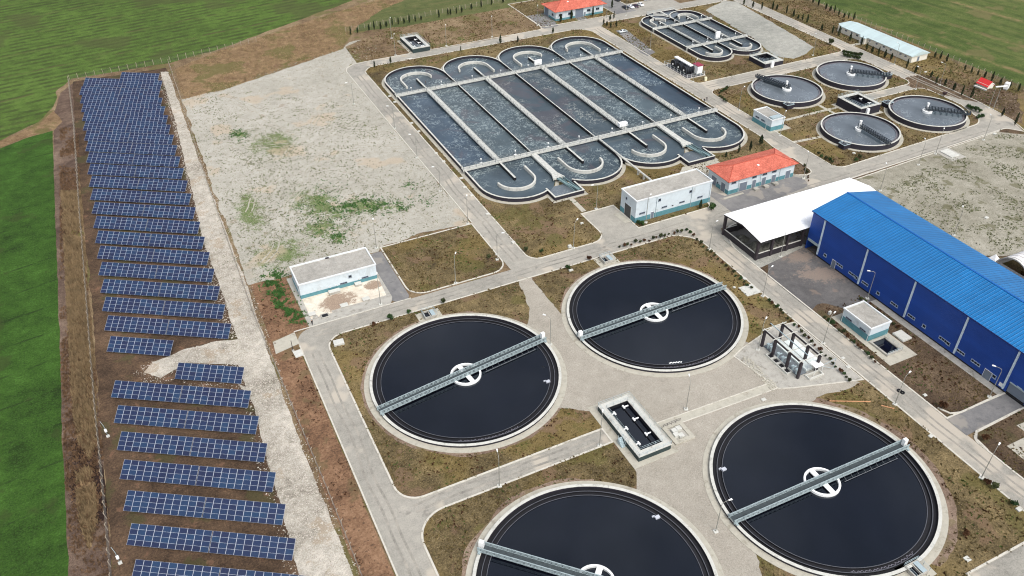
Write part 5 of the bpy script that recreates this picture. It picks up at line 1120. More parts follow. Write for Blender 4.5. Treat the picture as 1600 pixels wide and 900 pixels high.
lamps = [((588.5, 388), 100, 'at the upper corner of the grass square behind the white house'), ((595, 476), 100, 'on the corner of the stained forecourt'), ((712, 443), 80, 'on the grass square by the main road'),
 ((731, 350), 90, 'on the kerb above the grass square'), ((777, 406), 10, 'at the corner of the grass square and the basin road'), ((859.5, 539), 150, 'on gravel between the two upper big tanks'),
 ((1118, 831), 20, 'on gravel between the two lower big tanks'), ((780.4, 760), 100, 'on the narrow concrete side road'), ((936.7, 697), 80, 'at the end of the side road by the central chamber'),
 ((1071.7, 640), 90, 'beside the concrete slab path'), ((1184, 547), 60, 'at the upper corner of the screening frame'), ((1286, 537), 45, 'across the right road from the small teal house'),
 ((1219, 401), 40, 'leaning over the long side of the canopy shed'), ((1191.7, 463), 45, 'by the square slab on the right road'), ((1108, 390), 45, 'at the bend between the tank grass and the canopy'),
 ((1533, 747), 45, 'over the right road, lowest in view'), ((1545.6, 620.7), 150, 'beside the grey rolling door of the blue hall'), ((1355, 466.7), 170, 'against the blue wall by the dark yard'),
 ((1398, 632), 40, 'halfway down the right road'), ((896, 388), 60, 'on the grass left of the tall white house'), ((931.7, 326.7), 200, 'under the rounded end of the basin'),
 ((1009, 348), 60, 'in front of the tall white house'), ((553, 163), 190, 'alone on the pale lot with a dark patch'), ((618, 86.7), 90, 'at the top corner of the pale lot'),
 ((612, 60), 90, 'behind the far dark green chamber'), ((697.5, 72), 90, 'right of the far dark green chamber'), ((769, 58), 90, 'on dry grass above the top road'),
 ((651.7, 246.7), 180, 'midway along the left basin road'), ((688, 299), 180, 'lower on the left basin road'), ((616.7, 201), 180, 'higher on the left basin road'),
 ((1153.8, 172.4), 50, 'on grass left of the first small round tank'), ((1218.7, 212.4), 60, 'behind the small white house by the basin road'), ((1270, 86.7), 90, 'on the grass strip below the stone lot'),
 ((1397, 101), 100, 'before the long barrack'), ((1430, 140), 120, 'where the tank lane meets the far road'), ((1468, 133), 130, 'beyond the far road among stones'),
 ((1544.7, 169), 100, 'near the red shed'), ((1536.7, 219), 80, 'at the far corner of the weedy lot'), ((1435, 258), 80, 'on the edge of the weedy lot nearest the rightmost round tank'), ((1461.7, 241), 60, 'beside the flat pit cover of the weedy lot'),
 ((1375, 298), 80, 'on the edge of the weedy lot close to the canopy roof'), ((1490, 368), 70, 'behind the blue hall on the weedy lot'), ((1255, 279), 80, 'on the planted corner by the red roofed building'),
 ((1015.5, 78), 60, 'at the lay-by side of the smaller basin'), ((1082.7, 128), 60, 'beside the fenced vessels'), ((840, 40), 90, 'left of the driveway of the upper red roofed building'), ((947.6, 29), 90, 'between the upper red roofed building and the car park'), ((978, 24), 90, 'at the car park entrance')]
lp = lamp_proto()
for i, (px, a, lab) in enumerate(lamps):
    x, y = G(*px); lab = 'grey street lamp '+lab
    if i == 0: lp.location = (x, y, .03); lp.rotation_euler = (0, 0, R(a-25)); lp['label'] = lab
    else: dup(lp, (x, y, .03), R(a-25), lab)
t = thing('floodlight_mast', 'slim mast carrying a long white bar light near the red shed', 'floodlight', (*G(1552, 170), 0), R(-15))
m = MB(); m.tube((0, 0, 0), (0, 0, 9), .14, 8, .08); part(m, 'pole', 'pole', t); m = MB(); m.box(-2.4, -.25, 9, 2.4, .25, 9.3); part(m, 'light_bar', 'whitepaint', t)
for px, lab in (((169, 682), 'small white camera post between left fence and solar tables, upper one'), ((188, 880), 'small white camera post between left fence and solar tables, lower one')):
    t = thing('camera_post', lab, 'camera post', (*G(*px), 0), R(100), 'white camera posts')
    m = MB(); m.box(-.35, -.35, 0, .35, .35, .25); part(m, 'base', 'rim', t); m = MB(); m.tube((0, 0, .2), (0, 0, 3.4), .05, 6); m.tube((0, 0, 3.3), (1.2, .3, 4.0), .04, 6); part(m, 'pole', 'lightmetal', t); m = MB(); m.box(-.25, -.25, 1.6, .25, .25, 2.2); part(m, 'box', 'whitepaint', t)

# ================================================================== FENCES
def fence(name, pts, step, h, label, n_wire=5, lean=0.0, pr=.07, mesh=True):
    t = thing(name, label, 'fence', (pts[0][0], pts[0][1], 0)); ox, oy = pts[0]
    pm = MB(); pm.hexa([(-pr, -pr, 0), (pr, -pr, 0), (pr, pr, 0), (-pr, pr, 0), (-pr, -pr, h-.35), (pr, -pr, h-.35), (pr, pr, h-.35), (-pr, pr, h-.35)])
    pm.bar((0, 0, h-.36), (-.32, 0, h+.06), pr*1.7, pr*1.7)
    first = None; wr = MB(); rs = random.Random(len(pts)); prev = None
    for a, b in zip(pts, pts[1:]):
        a = Vector((a[0]-ox, a[1]-oy, 0)); b = Vector((b[0]-ox, b[1]-oy, 0)); n = max(1, round((b-a).length/step)); ang = math.atan2((b-a).y, (b-a).x)-math.pi/2
        for k in range(n+(b.xy == Vector((pts[-1][0]-ox, pts[-1][1]-oy)))):
            p = a.lerp(b, k/n)
            if first is None: first = pm.build('post', 'post', t); o = first
            else: o = first.copy(); COL.objects.link(o); o.parent = t
            o.location = p; o.rotation_euler = (rs.uniform(-.05, .05), rs.uniform(-.05, .05)+lean, ang)
            if prev is not None:
                for w_ in range(n_wire): z = .25+(h-.55)*w_/(n_wire-1); wr.tube(prev+Vector((0, 0, z)), p+Vector((0, 0, z)), .018, 3, caps=False)
            prev = p
    part(wr, 'wire', 'wire', t)
fence('wire_fence', [(-78.2, 239.7), (-78.4, 190), (-79.6, 139), (-81.6, 29), (-81.8, 0), (-82.4, -50)], 3.05, 2.2, 'long wire fence on leaning posts between dry reeds and the solar field', 6, .06)
fence('wire_fence', [(-77.8, 240.2), (-58, 241), (-37, 242.6), (-16, 246), (2, 249.5)], 3.6, 2.4, 'wire fence along the edge of the green crop above the solar field')
fence('wire_fence', [(-38.0, 241), (-38.7, 198), (-40.6, 120), (-41.3, 45), (-40.6, 17), (-39.7, -20), (-39.4, -50)], 3.05, 2.0, 'fence with pale bent posts between white gravel track and planted bank')
fence('wire_fence', [(43, 244), (110, 249), (175, 254), (240, 258)], 3.2, 2.2, 'wire fence behind the cypress row along the north meadow')
fence('wire_fence', [(269.2, 240), (268.6, 150), (267.8, 45)], 3.2, 2.2, 'wire fence between the cypress row and the east pasture')

# ================================================================== TREES AND SHRUBS
def leafball(m, fn, n, size, rs):
    for _ in range(n):
        p = Vector(fn(rs)); a = Vector((rs.gauss(0, 1), rs.gauss(0, 1), rs.gauss(0, 1))).normalized(); b = a.cross(Vector((rs.gauss(0, 1), rs.gauss(0, 1), rs.gauss(0, 1)))).normalized()
        s_ = size*rs.uniform(.6, 1.3); m.quad(p-a*s_, p-b*s_*.6, p+a*s_, p+b*s_*.6)
def cypress_fn(h, r):
    def f(rs):
        z = rs.random()**.8; prof = (math.sin(math.pi*min(1, z*.9+.12)))**.7*(1-z*.35); a = rs.uniform(0, 6.283); q = r*prof*math.sqrt(rs.uniform(.3, 1))*(1+.25*math.sin(a*3+z*9))
        return (q*math.cos(a), q*math.sin(a), .35+z*(h-.35))
    return f
def tree_proto(name, cat, h, r, mat, seed, n=380, size=.2, kind='cypress'):
    rs = random.Random(seed); t = thing(name, '', cat)
    m = MB(); m.tube((0, 0, -.05), (0, 0, h*.55), .09 if kind == 'cypress' else .07, 6, .03)
    if kind != 'cypress':
        for k in range(5): a = k*1.3; m.tube((0, 0, h*.2), (r*.6*math.cos(a), r*.6*math.sin(a), h*.7), .04, 4, .015)
    part(m, 'trunk', 'bark', t)
    m = MB()
    if kind == 'cypress': leafball(m, cypress_fn(h, r), n, size, rs)
    else:
        cl = [(rs.uniform(-.5, .5)*r, rs.uniform(-.5, .5)*r, h*rs.uniform(.45, .8), r*rs.uniform(.35, .6)) for _ in range(6)]
        def f(rs):
            c = rs.choice(cl); v = Vector((rs.gauss(0, 1), rs.gauss(0, 1), rs.gauss(0, .8))).normalized()*c[3]*rs.uniform(.6, 1); return (c[0]+v.x, c[1]+v.y, max(.08, c[2]+v.z))
        leafball(m, f, n, size, rs)
    part(m, 'crown', mat, t); return t
cyp = [tree_proto('cypress_tree', 'cypress', 4.0, .55, 'cypress', 1), tree_proto('cypress_tree', 'cypress', 3.4, .62, 'cypress', 2), tree_proto('cypress_tree', 'cypress', 4.6, .5, 'cypress', 3)]
shr = [tree_proto('shrub', 'shrub', 1.5, .8, 'bush', 4, 260, .18, 'b'), tree_proto('shrub', 'shrub', 1.3, .75, 'greenbush', 5, 260, .18, 'b'), tree_proto('shrub', 'shrub', 1.6, .8, 'brownbush', 6, 240, .18, 'b'), tree_proto('shrub', 'shrub', 2.0, 1.1, 'purplebush', 7, 340, .2, 'b')]
used = set()
def plant(pool, idx, px, label, group, sc=1.0, z=.03):
    x, y = G(*px); src = pool[idx]
    s_ = sc*random.uniform(.85, 1.15)
    if id(src) not in used:
        used.add(id(src)); src.location = (x, y, z); src.rotation_euler = (0, 0, random.uniform(0, 6)); src.scale = (s_, s_, s_*random.uniform(.9, 1.1)); src['label'] = label; src['group'] = group; return
    dup(src, (x, y, z), random.uniform(0, 6), label, group, (s_, s_, s_*random.uniform(.85, 1.15)))
row1 = [(1162, 8), (1176, 12), (1190, 15), (1206.7, 15), (1213.3, 16), (1228.3, 21.7), (1239.3, 26.7), (1246.7, 30), (1253.3, 32.3), (1260.7, 36), (1283.3, 48.3), (1300, 53.3), (1310, 56.7), (1327.7, 63.3), (1345, 71.7), (1353.3, 78.3), (1361.7, 83.3), (1371.7, 86.7), (1381.7, 90.7), (1391.7, 94), (1416, 106.7), (1429.3, 115), (1454, 121.7), (1461.7, 131.7), (1476, 133.3), (1489.3, 141.7), (1501.7, 150), (1516.7, 153.3), (1565, 182), (1585, 196)]
row2 = [(1224, -4), (1247, -2), (1262, 1), (1270, 5), (1278.3, 10), (1290, 15), (1296.7, 18.3), (1303.3, 20), (1310, 25), (1318.3, 28.3), (1325, 30), (1333.3, 31.7), (1460, 90), (1468.3, 93.3), (1478.3, 96.7), (1506.7, 110), (1516.7, 115), (1526.7, 118.3), (1537.7, 121.7), (1548.3, 128.3), (1561.7, 133.3), (1576.7, 138.3), (1590, 143.3)]
row3 = [(548.3, 55), (559, 51.7), (576.7, 48.3), (585, 46.7), (595, 46), (604, 42.7), (613.3, 40), (622.7, 38.3), (631.7, 37.3), (640, 36), (649.3, 34.3), (658.3, 31.7), (686, 28.3), (700, 24), (704, 23.3), (713.3, 21.7), (721.7, 20), (736.7, 15), (752, 12), (768, 8), (786, 5), (806, 2), (826, -2)]
for i, p in enumerate(row1): plant(cyp, i % 3, p, f'dark slender cypress beside the far road, {nth(i)} from its upper end', 'cypresses along the far road', .95)
for i, p in enumerate(row2): plant(cyp, (i+1) % 3, p, f'small dark cypress at the east pasture fence, {nth(i)} from the upper end', 'cypresses along the pasture fence', .85)
for i, p in enumerate(row3): plant(cyp, (i+2) % 3, p, f'small cypress at the north meadow fence, {nth(i)} from the left', 'cypresses along the meadow fence', .8)
misc = [((782, 68), 0, 'on the kerb by the top road, right of the lamp', 1.0), ((809, 66), 0, 'on the top road verge above the third rounded basin end', .9), ((864, 52), 1, 'on the top road verge above the last rounded basin end', .9), ((610.5, 99), 1, 'on the verge below the far chamber', .8), ((585.5, 106), 2, 'at the inner corner of the top road bend', .7),
 ((720, 80), 2, 'on the verge above the second rounded basin end', .7), ((1188, 227), 1, 'nearest the road behind the red roofed building', 1.2), ((1171.6, 236), 2, 'second behind the red roofed building, counted from its right', .9), ((1154, 239), 0, 'third behind the red roofed building, counted from its right', .8), ((1134, 246), 1, 'fourth behind the red roofed building, counted from its right', .8),
 ((893, 30), 0, 'in front of the middle window of the upper red roofed building', 1.1), ((876, 35), 1, 'in front of the left window of the upper red roofed building', 1.0), ((926, 26), 2, 'in front of the right windows of the upper red roofed building', 1.1), ((956, 13), 0, 'beside the car park wall', 1.2),
 ((943, 39), 0, 'lowest of the cluster at the grass corner by the car park', .8), ((948, 41), 1, 'second of the cluster at the grass corner by the car park', .8), ((954, 44), 2, 'at the tip of the grass corner by the car park', .8), ((963, 42), 0, 'right of the cluster at the grass corner by the car park', .8), ((953, 32), 1, 'behind the cluster near the car park entrance', .8), ((959, 30), 2, 'closest to the car park entrance', .8)]
for p, k, lab, sc in misc: plant(cyp, k, p, 'small dark cypress '+lab, 'single cypresses near the buildings', sc)
hedge = [[(1317+2.2*k, 84+abs(k-6)*-.1+.35*k) for k in range(14)], [(1318+2.2*k, 88+.5*k) for k in range(12)]]
for hrow, nm in zip(hedge, ('back', 'front')):
    for i, p in enumerate(hrow): plant(shr, i % 2, p, f'{nth(i)} shrub from the left in the {nm} hedge row behind the round tank', 'hedge shrubs behind the round tank', 1.0)
for i, p in enumerate([(1124, 147), (1127, 145), (1130, 143), (1133, 141), (1136, 139), (1125, 152), (1128, 155), (1131, 158), (1134, 160)]): plant(shr, i % 2, p, f'{nth(i)} low green shrub of the cluster on the grass corner opposite the vessels', 'shrubs on the grass corner', .9)
for i, p in enumerate([(1278, 242), (1283, 246), (1290, 250), (1296, 252), (1300, 256), (1337, 252), (1342, 248)]): plant(shr, i % 2, p, f'low shrub, {nth(i)} from the left on the grass below the small round tanks', 'shrubs below the round tanks', .9)
for i, p in enumerate([(1512, 170), (1518, 172), (1524, 174), (1530, 176), (1534, 184), (1528, 186)]): plant(shr, 1, p, f'dark shrub, {nth(i)} in the clump at the rightmost grass corner', 'shrubs on the rightmost corner', 1.3)
plant(shr, 3, (1475, 150), 'bare purple shrub behind the rightmost round tank', 'purple shrubs', 1.0); plant(shr, 3, (1388, 118), 'bare purple shrub by the bridge end of the tank facing the barrack', 'purple shrubs', .9)
plant(shr, 1, (1112, 328), 'bushy green tree at the right corner of the tall white house', 'bushes along the tall white house', 2.0); plant(shr, 1, (1003, 352), 'wide green bush at the near corner of the tall white house', 'bushes along the tall white house', 1.3); plant(shr, 1, (997, 350), 'smaller green bush beside the near corner of the tall white house', 'bushes along the tall white house', 1.0)
plant(cyp, 0, (1094, 326), 'slim cypress at the right end of the tall white house wall', 'bushes along the tall white house', .8)
plant(shr, 0, (1298, 70), 'round dark tree at the far end of the grass strip below the stone lot', 'round dark trees', 2.2)
plant(shr, 2, (1471, 638), 'rust brown shrub on bare soil between the right road and the blue hall', 'rust brown shrubs', 1.3); plant(shr, 2, (1536, 688), 'dark brown shrub on the corner below the loading road', 'rust brown shrubs', 1.2)
for i, (p, lab) in enumerate([((610, 500), 'where the main road meets the left tank'), ((639, 490), 'beside the outlet chamber of the left tank'), ((585, 510), 'between road and left tank, nearest the white slab'), ((693, 474), 'above the outlet chamber on the main road kerb'), ((887, 421), 'on the grass wedge left of the upper middle tank'), ((920, 407), 'near the outlet chamber of the upper middle tank'), ((822, 393), 'on the dry grass under the basin'), ((846, 395), 'beside the lamp on the dry grass'), ((1541, 758), 'at the foot of the lowest lamp'), ((1553, 764), 'right of the foot of the lowest lamp'), ((1583, 790), 'by the right road near the right edge'), ((1508, 838), 'on rough grass beside the lower right tank'), ((764, 404), 'on the right corner of the grass square')]):
    plant(shr, (0, 1, 2)[i % 3] if i > 1 else 1, p, 'small dark shrub '+lab, 'single shrubs on the verges', 1.0 if i else 1.5)
rs = random.Random(9)
nm_ = 0
for (a, b, n, lab) in [((968, 388), (1072, 362), 17, 'along the main road above the upper middle tank'), ((1078, 366), (1172, 452), 18, 'along the right road beside the upper middle tank'), ((1202, 470), (1328, 598), 24, 'between the right road and the screening frame'), ((1288, 498), (1368, 566), 15, 'on the strip before the small teal house'), ((1345, 470), (1402, 512), 11, 'against the blue hall wall'), ((1266, 248), (1268, 252), 0, ''), ((1256, 261), (1264, 283), 7, 'round the planted corner by the red roofed building'), ((1302, 110), (1380, 143), 0, '')]:
    for i in range(n):
        q = i/max(1, n-1); p = (a[0]+(b[0]-a[0])*q+rs.uniform(-1.5, 1.5), a[1]+(b[1]-a[1])*q+rs.uniform(-1.5, 1.5))
        plant(shr, rs.choice((0, 0, 1, 2)), p, f'low dark shrub {lab}, {nth(i)} from the left', 'low shrubs '+lab, rs.uniform(.5, .85))

# ================================================================== CARS
def car_proto(name, label, paint, roof_h=1.45, ln=4.3):
    t = thing(name, label, 'car'); L2 = ln/2
    prof = [(-L2, .35), (-L2, .78), (-L2+.15, .9), (-L2+1.0, .98), (-L2+1.5, roof_h-.04), (-.1, roof_h), (.55, roof_h-.1), (1.15, .98), (L2-.25, .84), (L2, .62), (L2, .32)]
    m = MB(); n = len(prof); ring = []
    for s_, w_ in ((-1, 1.0), (-.86, 1), (.86, 1), (1, 1.0)):
        k = len(m.v); ring.append(k)
        for x, z in prof:
            hw = .86-(.16 if z > 1.0 else 0)
            if abs(s_) == 1: m.v.append((x*.985, s_*hw, z if z < 1.0 else z-.05))
            else: m.v.append((x, s_*(hw-.1), z+.02))
    for a, b in zip(ring, ring[1:]):
        for i in range(n-1): m.f.append((a+i, a+i+1, b+i+1, b+i)); m.mi.append(0)
        m.f.append((a+n-1, a, b, b+n-1)); m.mi.append(0)
    m.f.append(tuple(ring[0]+i for i in range(n))[::-1]); m.mi.append(0); m.f.append(tuple(ring[-1]+i for i in range(n))); m.mi.append(0)
    part(m, 'body', paint, t, True)
    m = MB(); m.hexa([(-L2+.95, -.62, 1.02), (-L2+.95, .62, 1.02), (-L2+1.42, .56, roof_h), (-L2+1.42, -.56, roof_h), (-L2+.90, -.62, 1.05), (-L2+.90, .62, 1.05), (-L2+1.38, .56, roof_h+.03), (-L2+1.38, -.56, roof_h+.03)]); part(m, 'rear_window', 'glass', t)
    m = MB(); m.hexa([(.62, -.58, roof_h-.1), (.62, .58, roof_h-.1), (1.2, .64, 1.0), (1.2, -.64, 1.0), (.66, -.58, roof_h-.06), (.66, .58, roof_h-.06), (1.25, .64, 1.03), (1.25, -.64, 1.03)]); part(m, 'windscreen', 'glass', t)
    for s_ in (-1, 1):
        m = MB(); m.hexa([(-L2+1.25, s_*.74, 1.0), (1.0, s_*.74, 1.0), (.5, s_*.71, roof_h-.14), (-L2+1.6, s_*.71, roof_h-.12), (-L2+1.25, s_*.86, 1.0), (1.0, s_*.86, 1.0), (.5, s_*.73, roof_h-.14), (-L2+1.6, s_*.73, roof_h-.12)]); part(m, 'side_window', 'glass', t)
        for x in (-L2+.82, L2-.82):
            m = MB(); m.tube((x, s_*.66, .32), (x, s_*.87, .32), .32, 16); wl_ = part(m, 'wheel', 'black', t); m = MB(); m.tube((x, s_*.87, .32), (x, s_*.885, .32), .19, 12); part(m, 'rim', 'lightmetal', wl_)
        m = MB(); m.box(L2-.1, s_*.62-.16, .6, L2+.012, s_*.62+.16, .74); part(m, 'headlight', 'whitepaint', t)
    return t
wp = plain('white_car_paint', (232, 234, 236), .25, var=.02, sp=.6); kp = plain('dark_car_paint', (34, 36, 42), .25, var=.02, sp=.6); pp = plain('plum_car_paint', (62, 36, 48), .25, var=.02, sp=.6); sp_ = plain('silver_car_paint', (198, 204, 204), .3, metal=.2, var=.02, sp=.6)
for (px, rz, mt, lab) in [((977, 13.5), -88, kp, 'black car at the left end of the parked row'), ((985.5, 12.2), -88, wp, 'white car between the black and the plum car'), ((992.5, 11.2), -88, pp, 'plum coloured car between two white cars'), ((1000.5, 8.8), -88, wp, 'white car at the right end of the parked row'), ((964, 1), 90, kp, 'dark car cut by the top edge of the photo'), ((1011, .5), 5, wp, 'white car parked by the far hedge of the car park'), ((973, 51), 2, sp_, 'pale silver car alone on the lay-by beside the basin road')]:
    c = car_proto('parked_car', lab, mt); x, y = G(*px); c.location = (x, y, .07 if 'lay-by' in lab else .02); c.rotation_euler = (0, 0, R(rz)); c['group'] = 'parked cars'

# ================================================================== SMALL STRUCTURES
t = thing('red_shed', 'small red pitched roof shed with cream gable beyond the far road', 'shed', (257.2, 64.2, 0))
m = MB(); m.prism([(-1.6, -2.6), (1.6, -2.6), (1.6, 2.6), (-1.6, 2.6)], 0, 1.6); part(m, 'wall', 'cream', t)
m = MB()
for s_ in (-1, 1): m.hexa([(s_*2.0, -2.7, .9), (0, -2.7, 2.9), (0, 2.7, 2.9), (s_*2.0, 2.7, .9), (s_*2.1, -2.7, 1.0), (0, -2.7, 3.05), (0, 2.7, 3.05), (s_*2.1, 2.7, 1.0)])
part(m, 'roof', 'redpaint', t); m = MB(); m.hexa([(-1.9, -2.62, .9), (1.9, -2.62, .9), (.1, -2.62, 2.8), (-.1, -2.62, 2.8), (-1.9, -2.55, .9), (1.9, -2.55, .9), (.1, -2.55, 2.8), (-.1, -2.55, 2.8)]); part(m, 'gable', 'cream', t)
m = MB(); m.bar((253.6, 66.2, .35), (254.0, 60.8, .35), .9, .5); tag(m.build('concrete_beam', 'rim'), 'white beam lying in front of the red shed', 'beam')
x, y = G(1571, 140); t = thing('cabinet', 'white cabinet on legs right of the red shed', 'cabinet', (x, y, 0), R(20)); m = MB(); m.box(-1.1, -.8, .5, 1.1, .8, 2.9); part(m, 'housing', 'whitepaint', t); m = MB(); m.box(-.9, -.6, 0, .9, .6, .5); part(m, 'plinth', 'concrete', t)
t = thing('pit_cover', 'flat pale rectangular pit cover on the near edge of the weedy lot', 'pit cover', (197, 29, .05))
m = MB(); m.box(-3.4, -4.2, 0, 3.4, 4.2, .1); part(m, 'surround', 'concrete', t); m = MB(); m.box(-1.9, -2.7, .1, 1.9, 2.7, .45); part(m, 'lid', 'rim', t)
slabs = [((529.5, 536.5), 2.6, 2.0, .5, 'large pale concrete cover at the left corner of the upper left tank island'), ((466, 553), 2.0, 2.6, .15, 'pale slab beside the gate post left of the left road'), ((1171, 454), 4.4, 4.2, .2, 'biggest square slab beside the right road near the canopy'), ((1163, 436), 1.0, 1.0, .3, 'tiny white cover just above the big square slab'),
 ((1147, 450), .7, .6, .3, 'small white stone marker beside the upper middle tank rim'), ((892, 423), 1.2, .7, .3, 'small white cover on the grass wedge left of the upper middle tank'), ((890, 387), 1.0, .8, .8, 'white box at the foot of the lamp on dry grass'), ((909, 350), .9, .6, .4, 'white stone right of the lamp on dry grass'), ((802, 380), 1.0, .9, .5, 'white marker where the basin road meets the dry grass'),
 ((1193, 625), 1.1, .8, .2, 'white square cover at the top of the lower right tank'), ((1445, 618), .9, .7, .2, 'small white cover on soil near the rust brown shrub'), ((1454, 682), 1.0, .8, .2, 'white cover on the kerb of the right road opposite the loading road'), ((1511, 874), 1.1, 1.1, .15, 'grey square cover on the rough grass at the lower right'), ((1591, 797), .9, .9, .3, 'white cover on the right road kerb at the right edge'), ((1325, 574), .9, .8, .2, 'small pale slab at the end of the shrub strip'),
 ((1541, 341), 1.3, .9, .3, 'white block out on the weedy lot'), ((1554, 210), 1.2, .9, .3, 'white cover at the far road corner of the weedy lot'), ((1334, 240), 1.0, .8, .3, 'white cover on grass under the round tank nearest the red roof'), ((640, 92), 2.6, 1.2, .08, 'pale worn slab in the top road before the far chamber'),
 ((776, 398), .8, .6, .25, 'white cover beside the basin road lamp at the grass square'), ((1317, 560), .8, .7, .2, 'pale cover beside the right road opposite the small teal house'), ((1296, 491), .8, .6, .9, 'small cream box among shrubs near the small teal house'), ((1446, 113), 1.2, .6, .3, 'white stone beyond the far road near the barrack')]
for px, wx, wy, h, lab in slabs:
    x, y = G(*px); m = MB(); m.box(-wx/2, -wy/2, 0, wx/2, wy/2, h); o = m.build('concrete_cover', 'rim'); o.location = (x, y, .05); o.rotation_euler = (0, 0, R(random.uniform(-8, 8))); tag(o, lab, 'concrete cover')
for i, px in enumerate([(609, 151), (617, 160), (643, 193), (654, 206), (681, 240), (693, 253), (721, 279), (726, 293), (737, 306), (762, 335)]):
    x, y = G(*px); m = MB(); m.box(-.6, -.4, 0, .6, .4, .3); o = m.build('cable_box', 'rim'); o.location = (x, y, .05); tag(o, f'small white cable box, {nth(i)} from the top along the left basin road', 'cable box', 'cable boxes along the left basin road')
t = thing('gate_post', 'thin dark post standing on the slab beside the entrance from the gravel track', 'post', (*G(458, 548), .1)); m = MB(); m.tube((0, 0, 0), (0, 0, 3.2), .08, 6); part(m, 'pole', 'darksteel', t); m = MB(); m.box(-.3, -.3, -.1, .3, .3, .1); part(m, 'foot', 'concrete', t)
for i, (a, b) in enumerate((((1296, 627), (1360, 628)), ((1377, 634), (1397, 639)))):
    P = [G(a[0]+(b[0]-a[0])*k/8, a[1]+(b[1]-a[1])*k/8) for k in range(9)]; m = MB()
    for p, q in zip(P, P[1:]): m.tube((p[0], p[1], .12+.0), (q[0], q[1], .12), .1, 6)
    tag(m.build('hose', 'orangepipe'), ('longer orange hose lying on grass above the lower right tank', 'short orange hose end lying near the right road lamp')[i], 'hose')
t = thing('kerb_vent', 'yellow white box on grass below the fenced vessels', 'box', (*G(1102, 126), .05)); m = MB(); m.box(-.5, -.4, 0, .5, .4, 1.5); part(m, 'housing', plainc('cream_box', (232, 226, 190)), t)
for i, (px, r) in enumerate((((1405, 611), .55), ((1410, 614), .5))):
    m = MB(); m.ring(0, 0, r*.45, r, 0, .25, 20); o = m.build('tyre', 'black'); o.location = (*G(*px), .02); tag(o, ('larger black tyre lying on the right road', 'smaller black tyre beside the larger one on the right road')[i], 'tyre')

# ================================================================== PEOPLE
def person(px, rz, shirt, trousers, label, stride=.22, arm=0.0, sc=1.0):
    skin = plainc('skin', (196, 150, 122)); sh = plainc('shirt_%d_%d_%d' % shirt, shirt, var=.08); tr = plainc('trousers_%d_%d_%d' % trousers, trousers, var=.08); hair = plainc('dark_hair', (36, 28, 24)); shoe = plainc('shoe', (30, 28, 28))
    V = []; E = []; Rd = []
    def add(p, r, par=None):
        V.append(p); Rd.append(r)
        if par is not None: E.append((par, len(V)-1))
        return len(V)-1
    pel = add((0, 0, .95), .145); sp1 = add((0, .0, 1.15), .13, pel); ch = add((0, 0, 1.36), .16, sp1); nk = add((0, 0, 1.52), .06, ch); hd = add((0, .01, 1.62), .09, nk); hd2 = add((0, .02, 1.72), .085, hd)
    for s_ in (-1, 1):
        hp = add((.10*s_, 0, .9), .095, pel); kn = add((.11*s_, stride*s_*.5, .5), .065, hp); an = add((.11*s_, stride*s_*.9-(.06 if s_ < 0 else 0), .09), .045, kn); add((.11*s_, stride*s_*.9+.14, .045), .04, an)
        shl = add((.19*s_, 0, 1.42), .07, ch); eb = add((.27*s_, -.05-arm*.1, 1.14), .048, shl); wr = add((.28*s_, .08-stride*s_*.4+arm*.2, .92+arm*.12), .035, eb); hb = add((.28*s_, .11-stride*s_*.4+arm*.2, .84+arm*.12), .035, wr)
        for q in range(4): add((.28*s_+(-.025+q*.017), .125-stride*s_*.4+arm*.2, .765+arm*.12+.004*abs(q-1.5)), .010, hb)
        add((.28*s_-.04*s_, .15-stride*s_*.4+arm*.2, .81+arm*.12), .011, hb)
    me = bpy.data.meshes.new('person'); me.from_pydata(V, E, []); o = bpy.data.objects.new('person', me); COL.objects.link(o)
    sk = o.modifiers.new('skin', 'SKIN'); ss = o.modifiers.new('sub', 'SUBSURF'); ss.levels = 1; ss.render_levels = 1
    for i, r in enumerate(Rd): me.skin_vertices[0].data[i].radius = (r, r)
    me.skin_vertices[0].data[0].use_root = True
    dg = bpy.context.evaluated_depsgraph_get(); nm = bpy.data.meshes.new_from_object(o.evaluated_get(dg)); o.modifiers.clear(); o.data = nm
    for mm in (skin, sh, tr, hair, shoe): nm.materials.append(mm)
    for p in nm.polygons:
        x, y, z = p.center; p.use_smooth = True
        p.material_index = 3 if (z > 1.66 and y < .07) or z > 1.75 else 0 if z > 1.5 or (abs(x) > .2 and z < .97 and z > .6) else 1 if z > .96 or abs(x) > .2 else 2 if z > .1 else 4
    x, y = G(*px); o.location = (x, y, .04); o.rotation_euler = (0, 0, rz); o.scale = (sc,)*3
    return tag(o, label, 'person')
person((1100, 160), R(-60), (28, 30, 36), (30, 32, 40), 'person in dark clothes, left of the pair on the road beside the basin', .2)
person((1104, 157.5), R(-80), (40, 42, 50), (34, 36, 46), 'person in dark clothes, right of the pair on the road beside the basin', .28)
person((1157, 205), R(-90), (46, 44, 44), (40, 40, 48), 'lone person in dark clothes beside the rounded end of the basin', .1)
person((488.5, 508), R(30), (24, 24, 28), (28, 28, 34), 'lone person in black at the foot of the stained forecourt', .12)
person((666, 138.5), R(100), (40, 44, 52), (40, 42, 50), 'person standing at the upper left end of the basin walkway', .1).location.z = 1.7

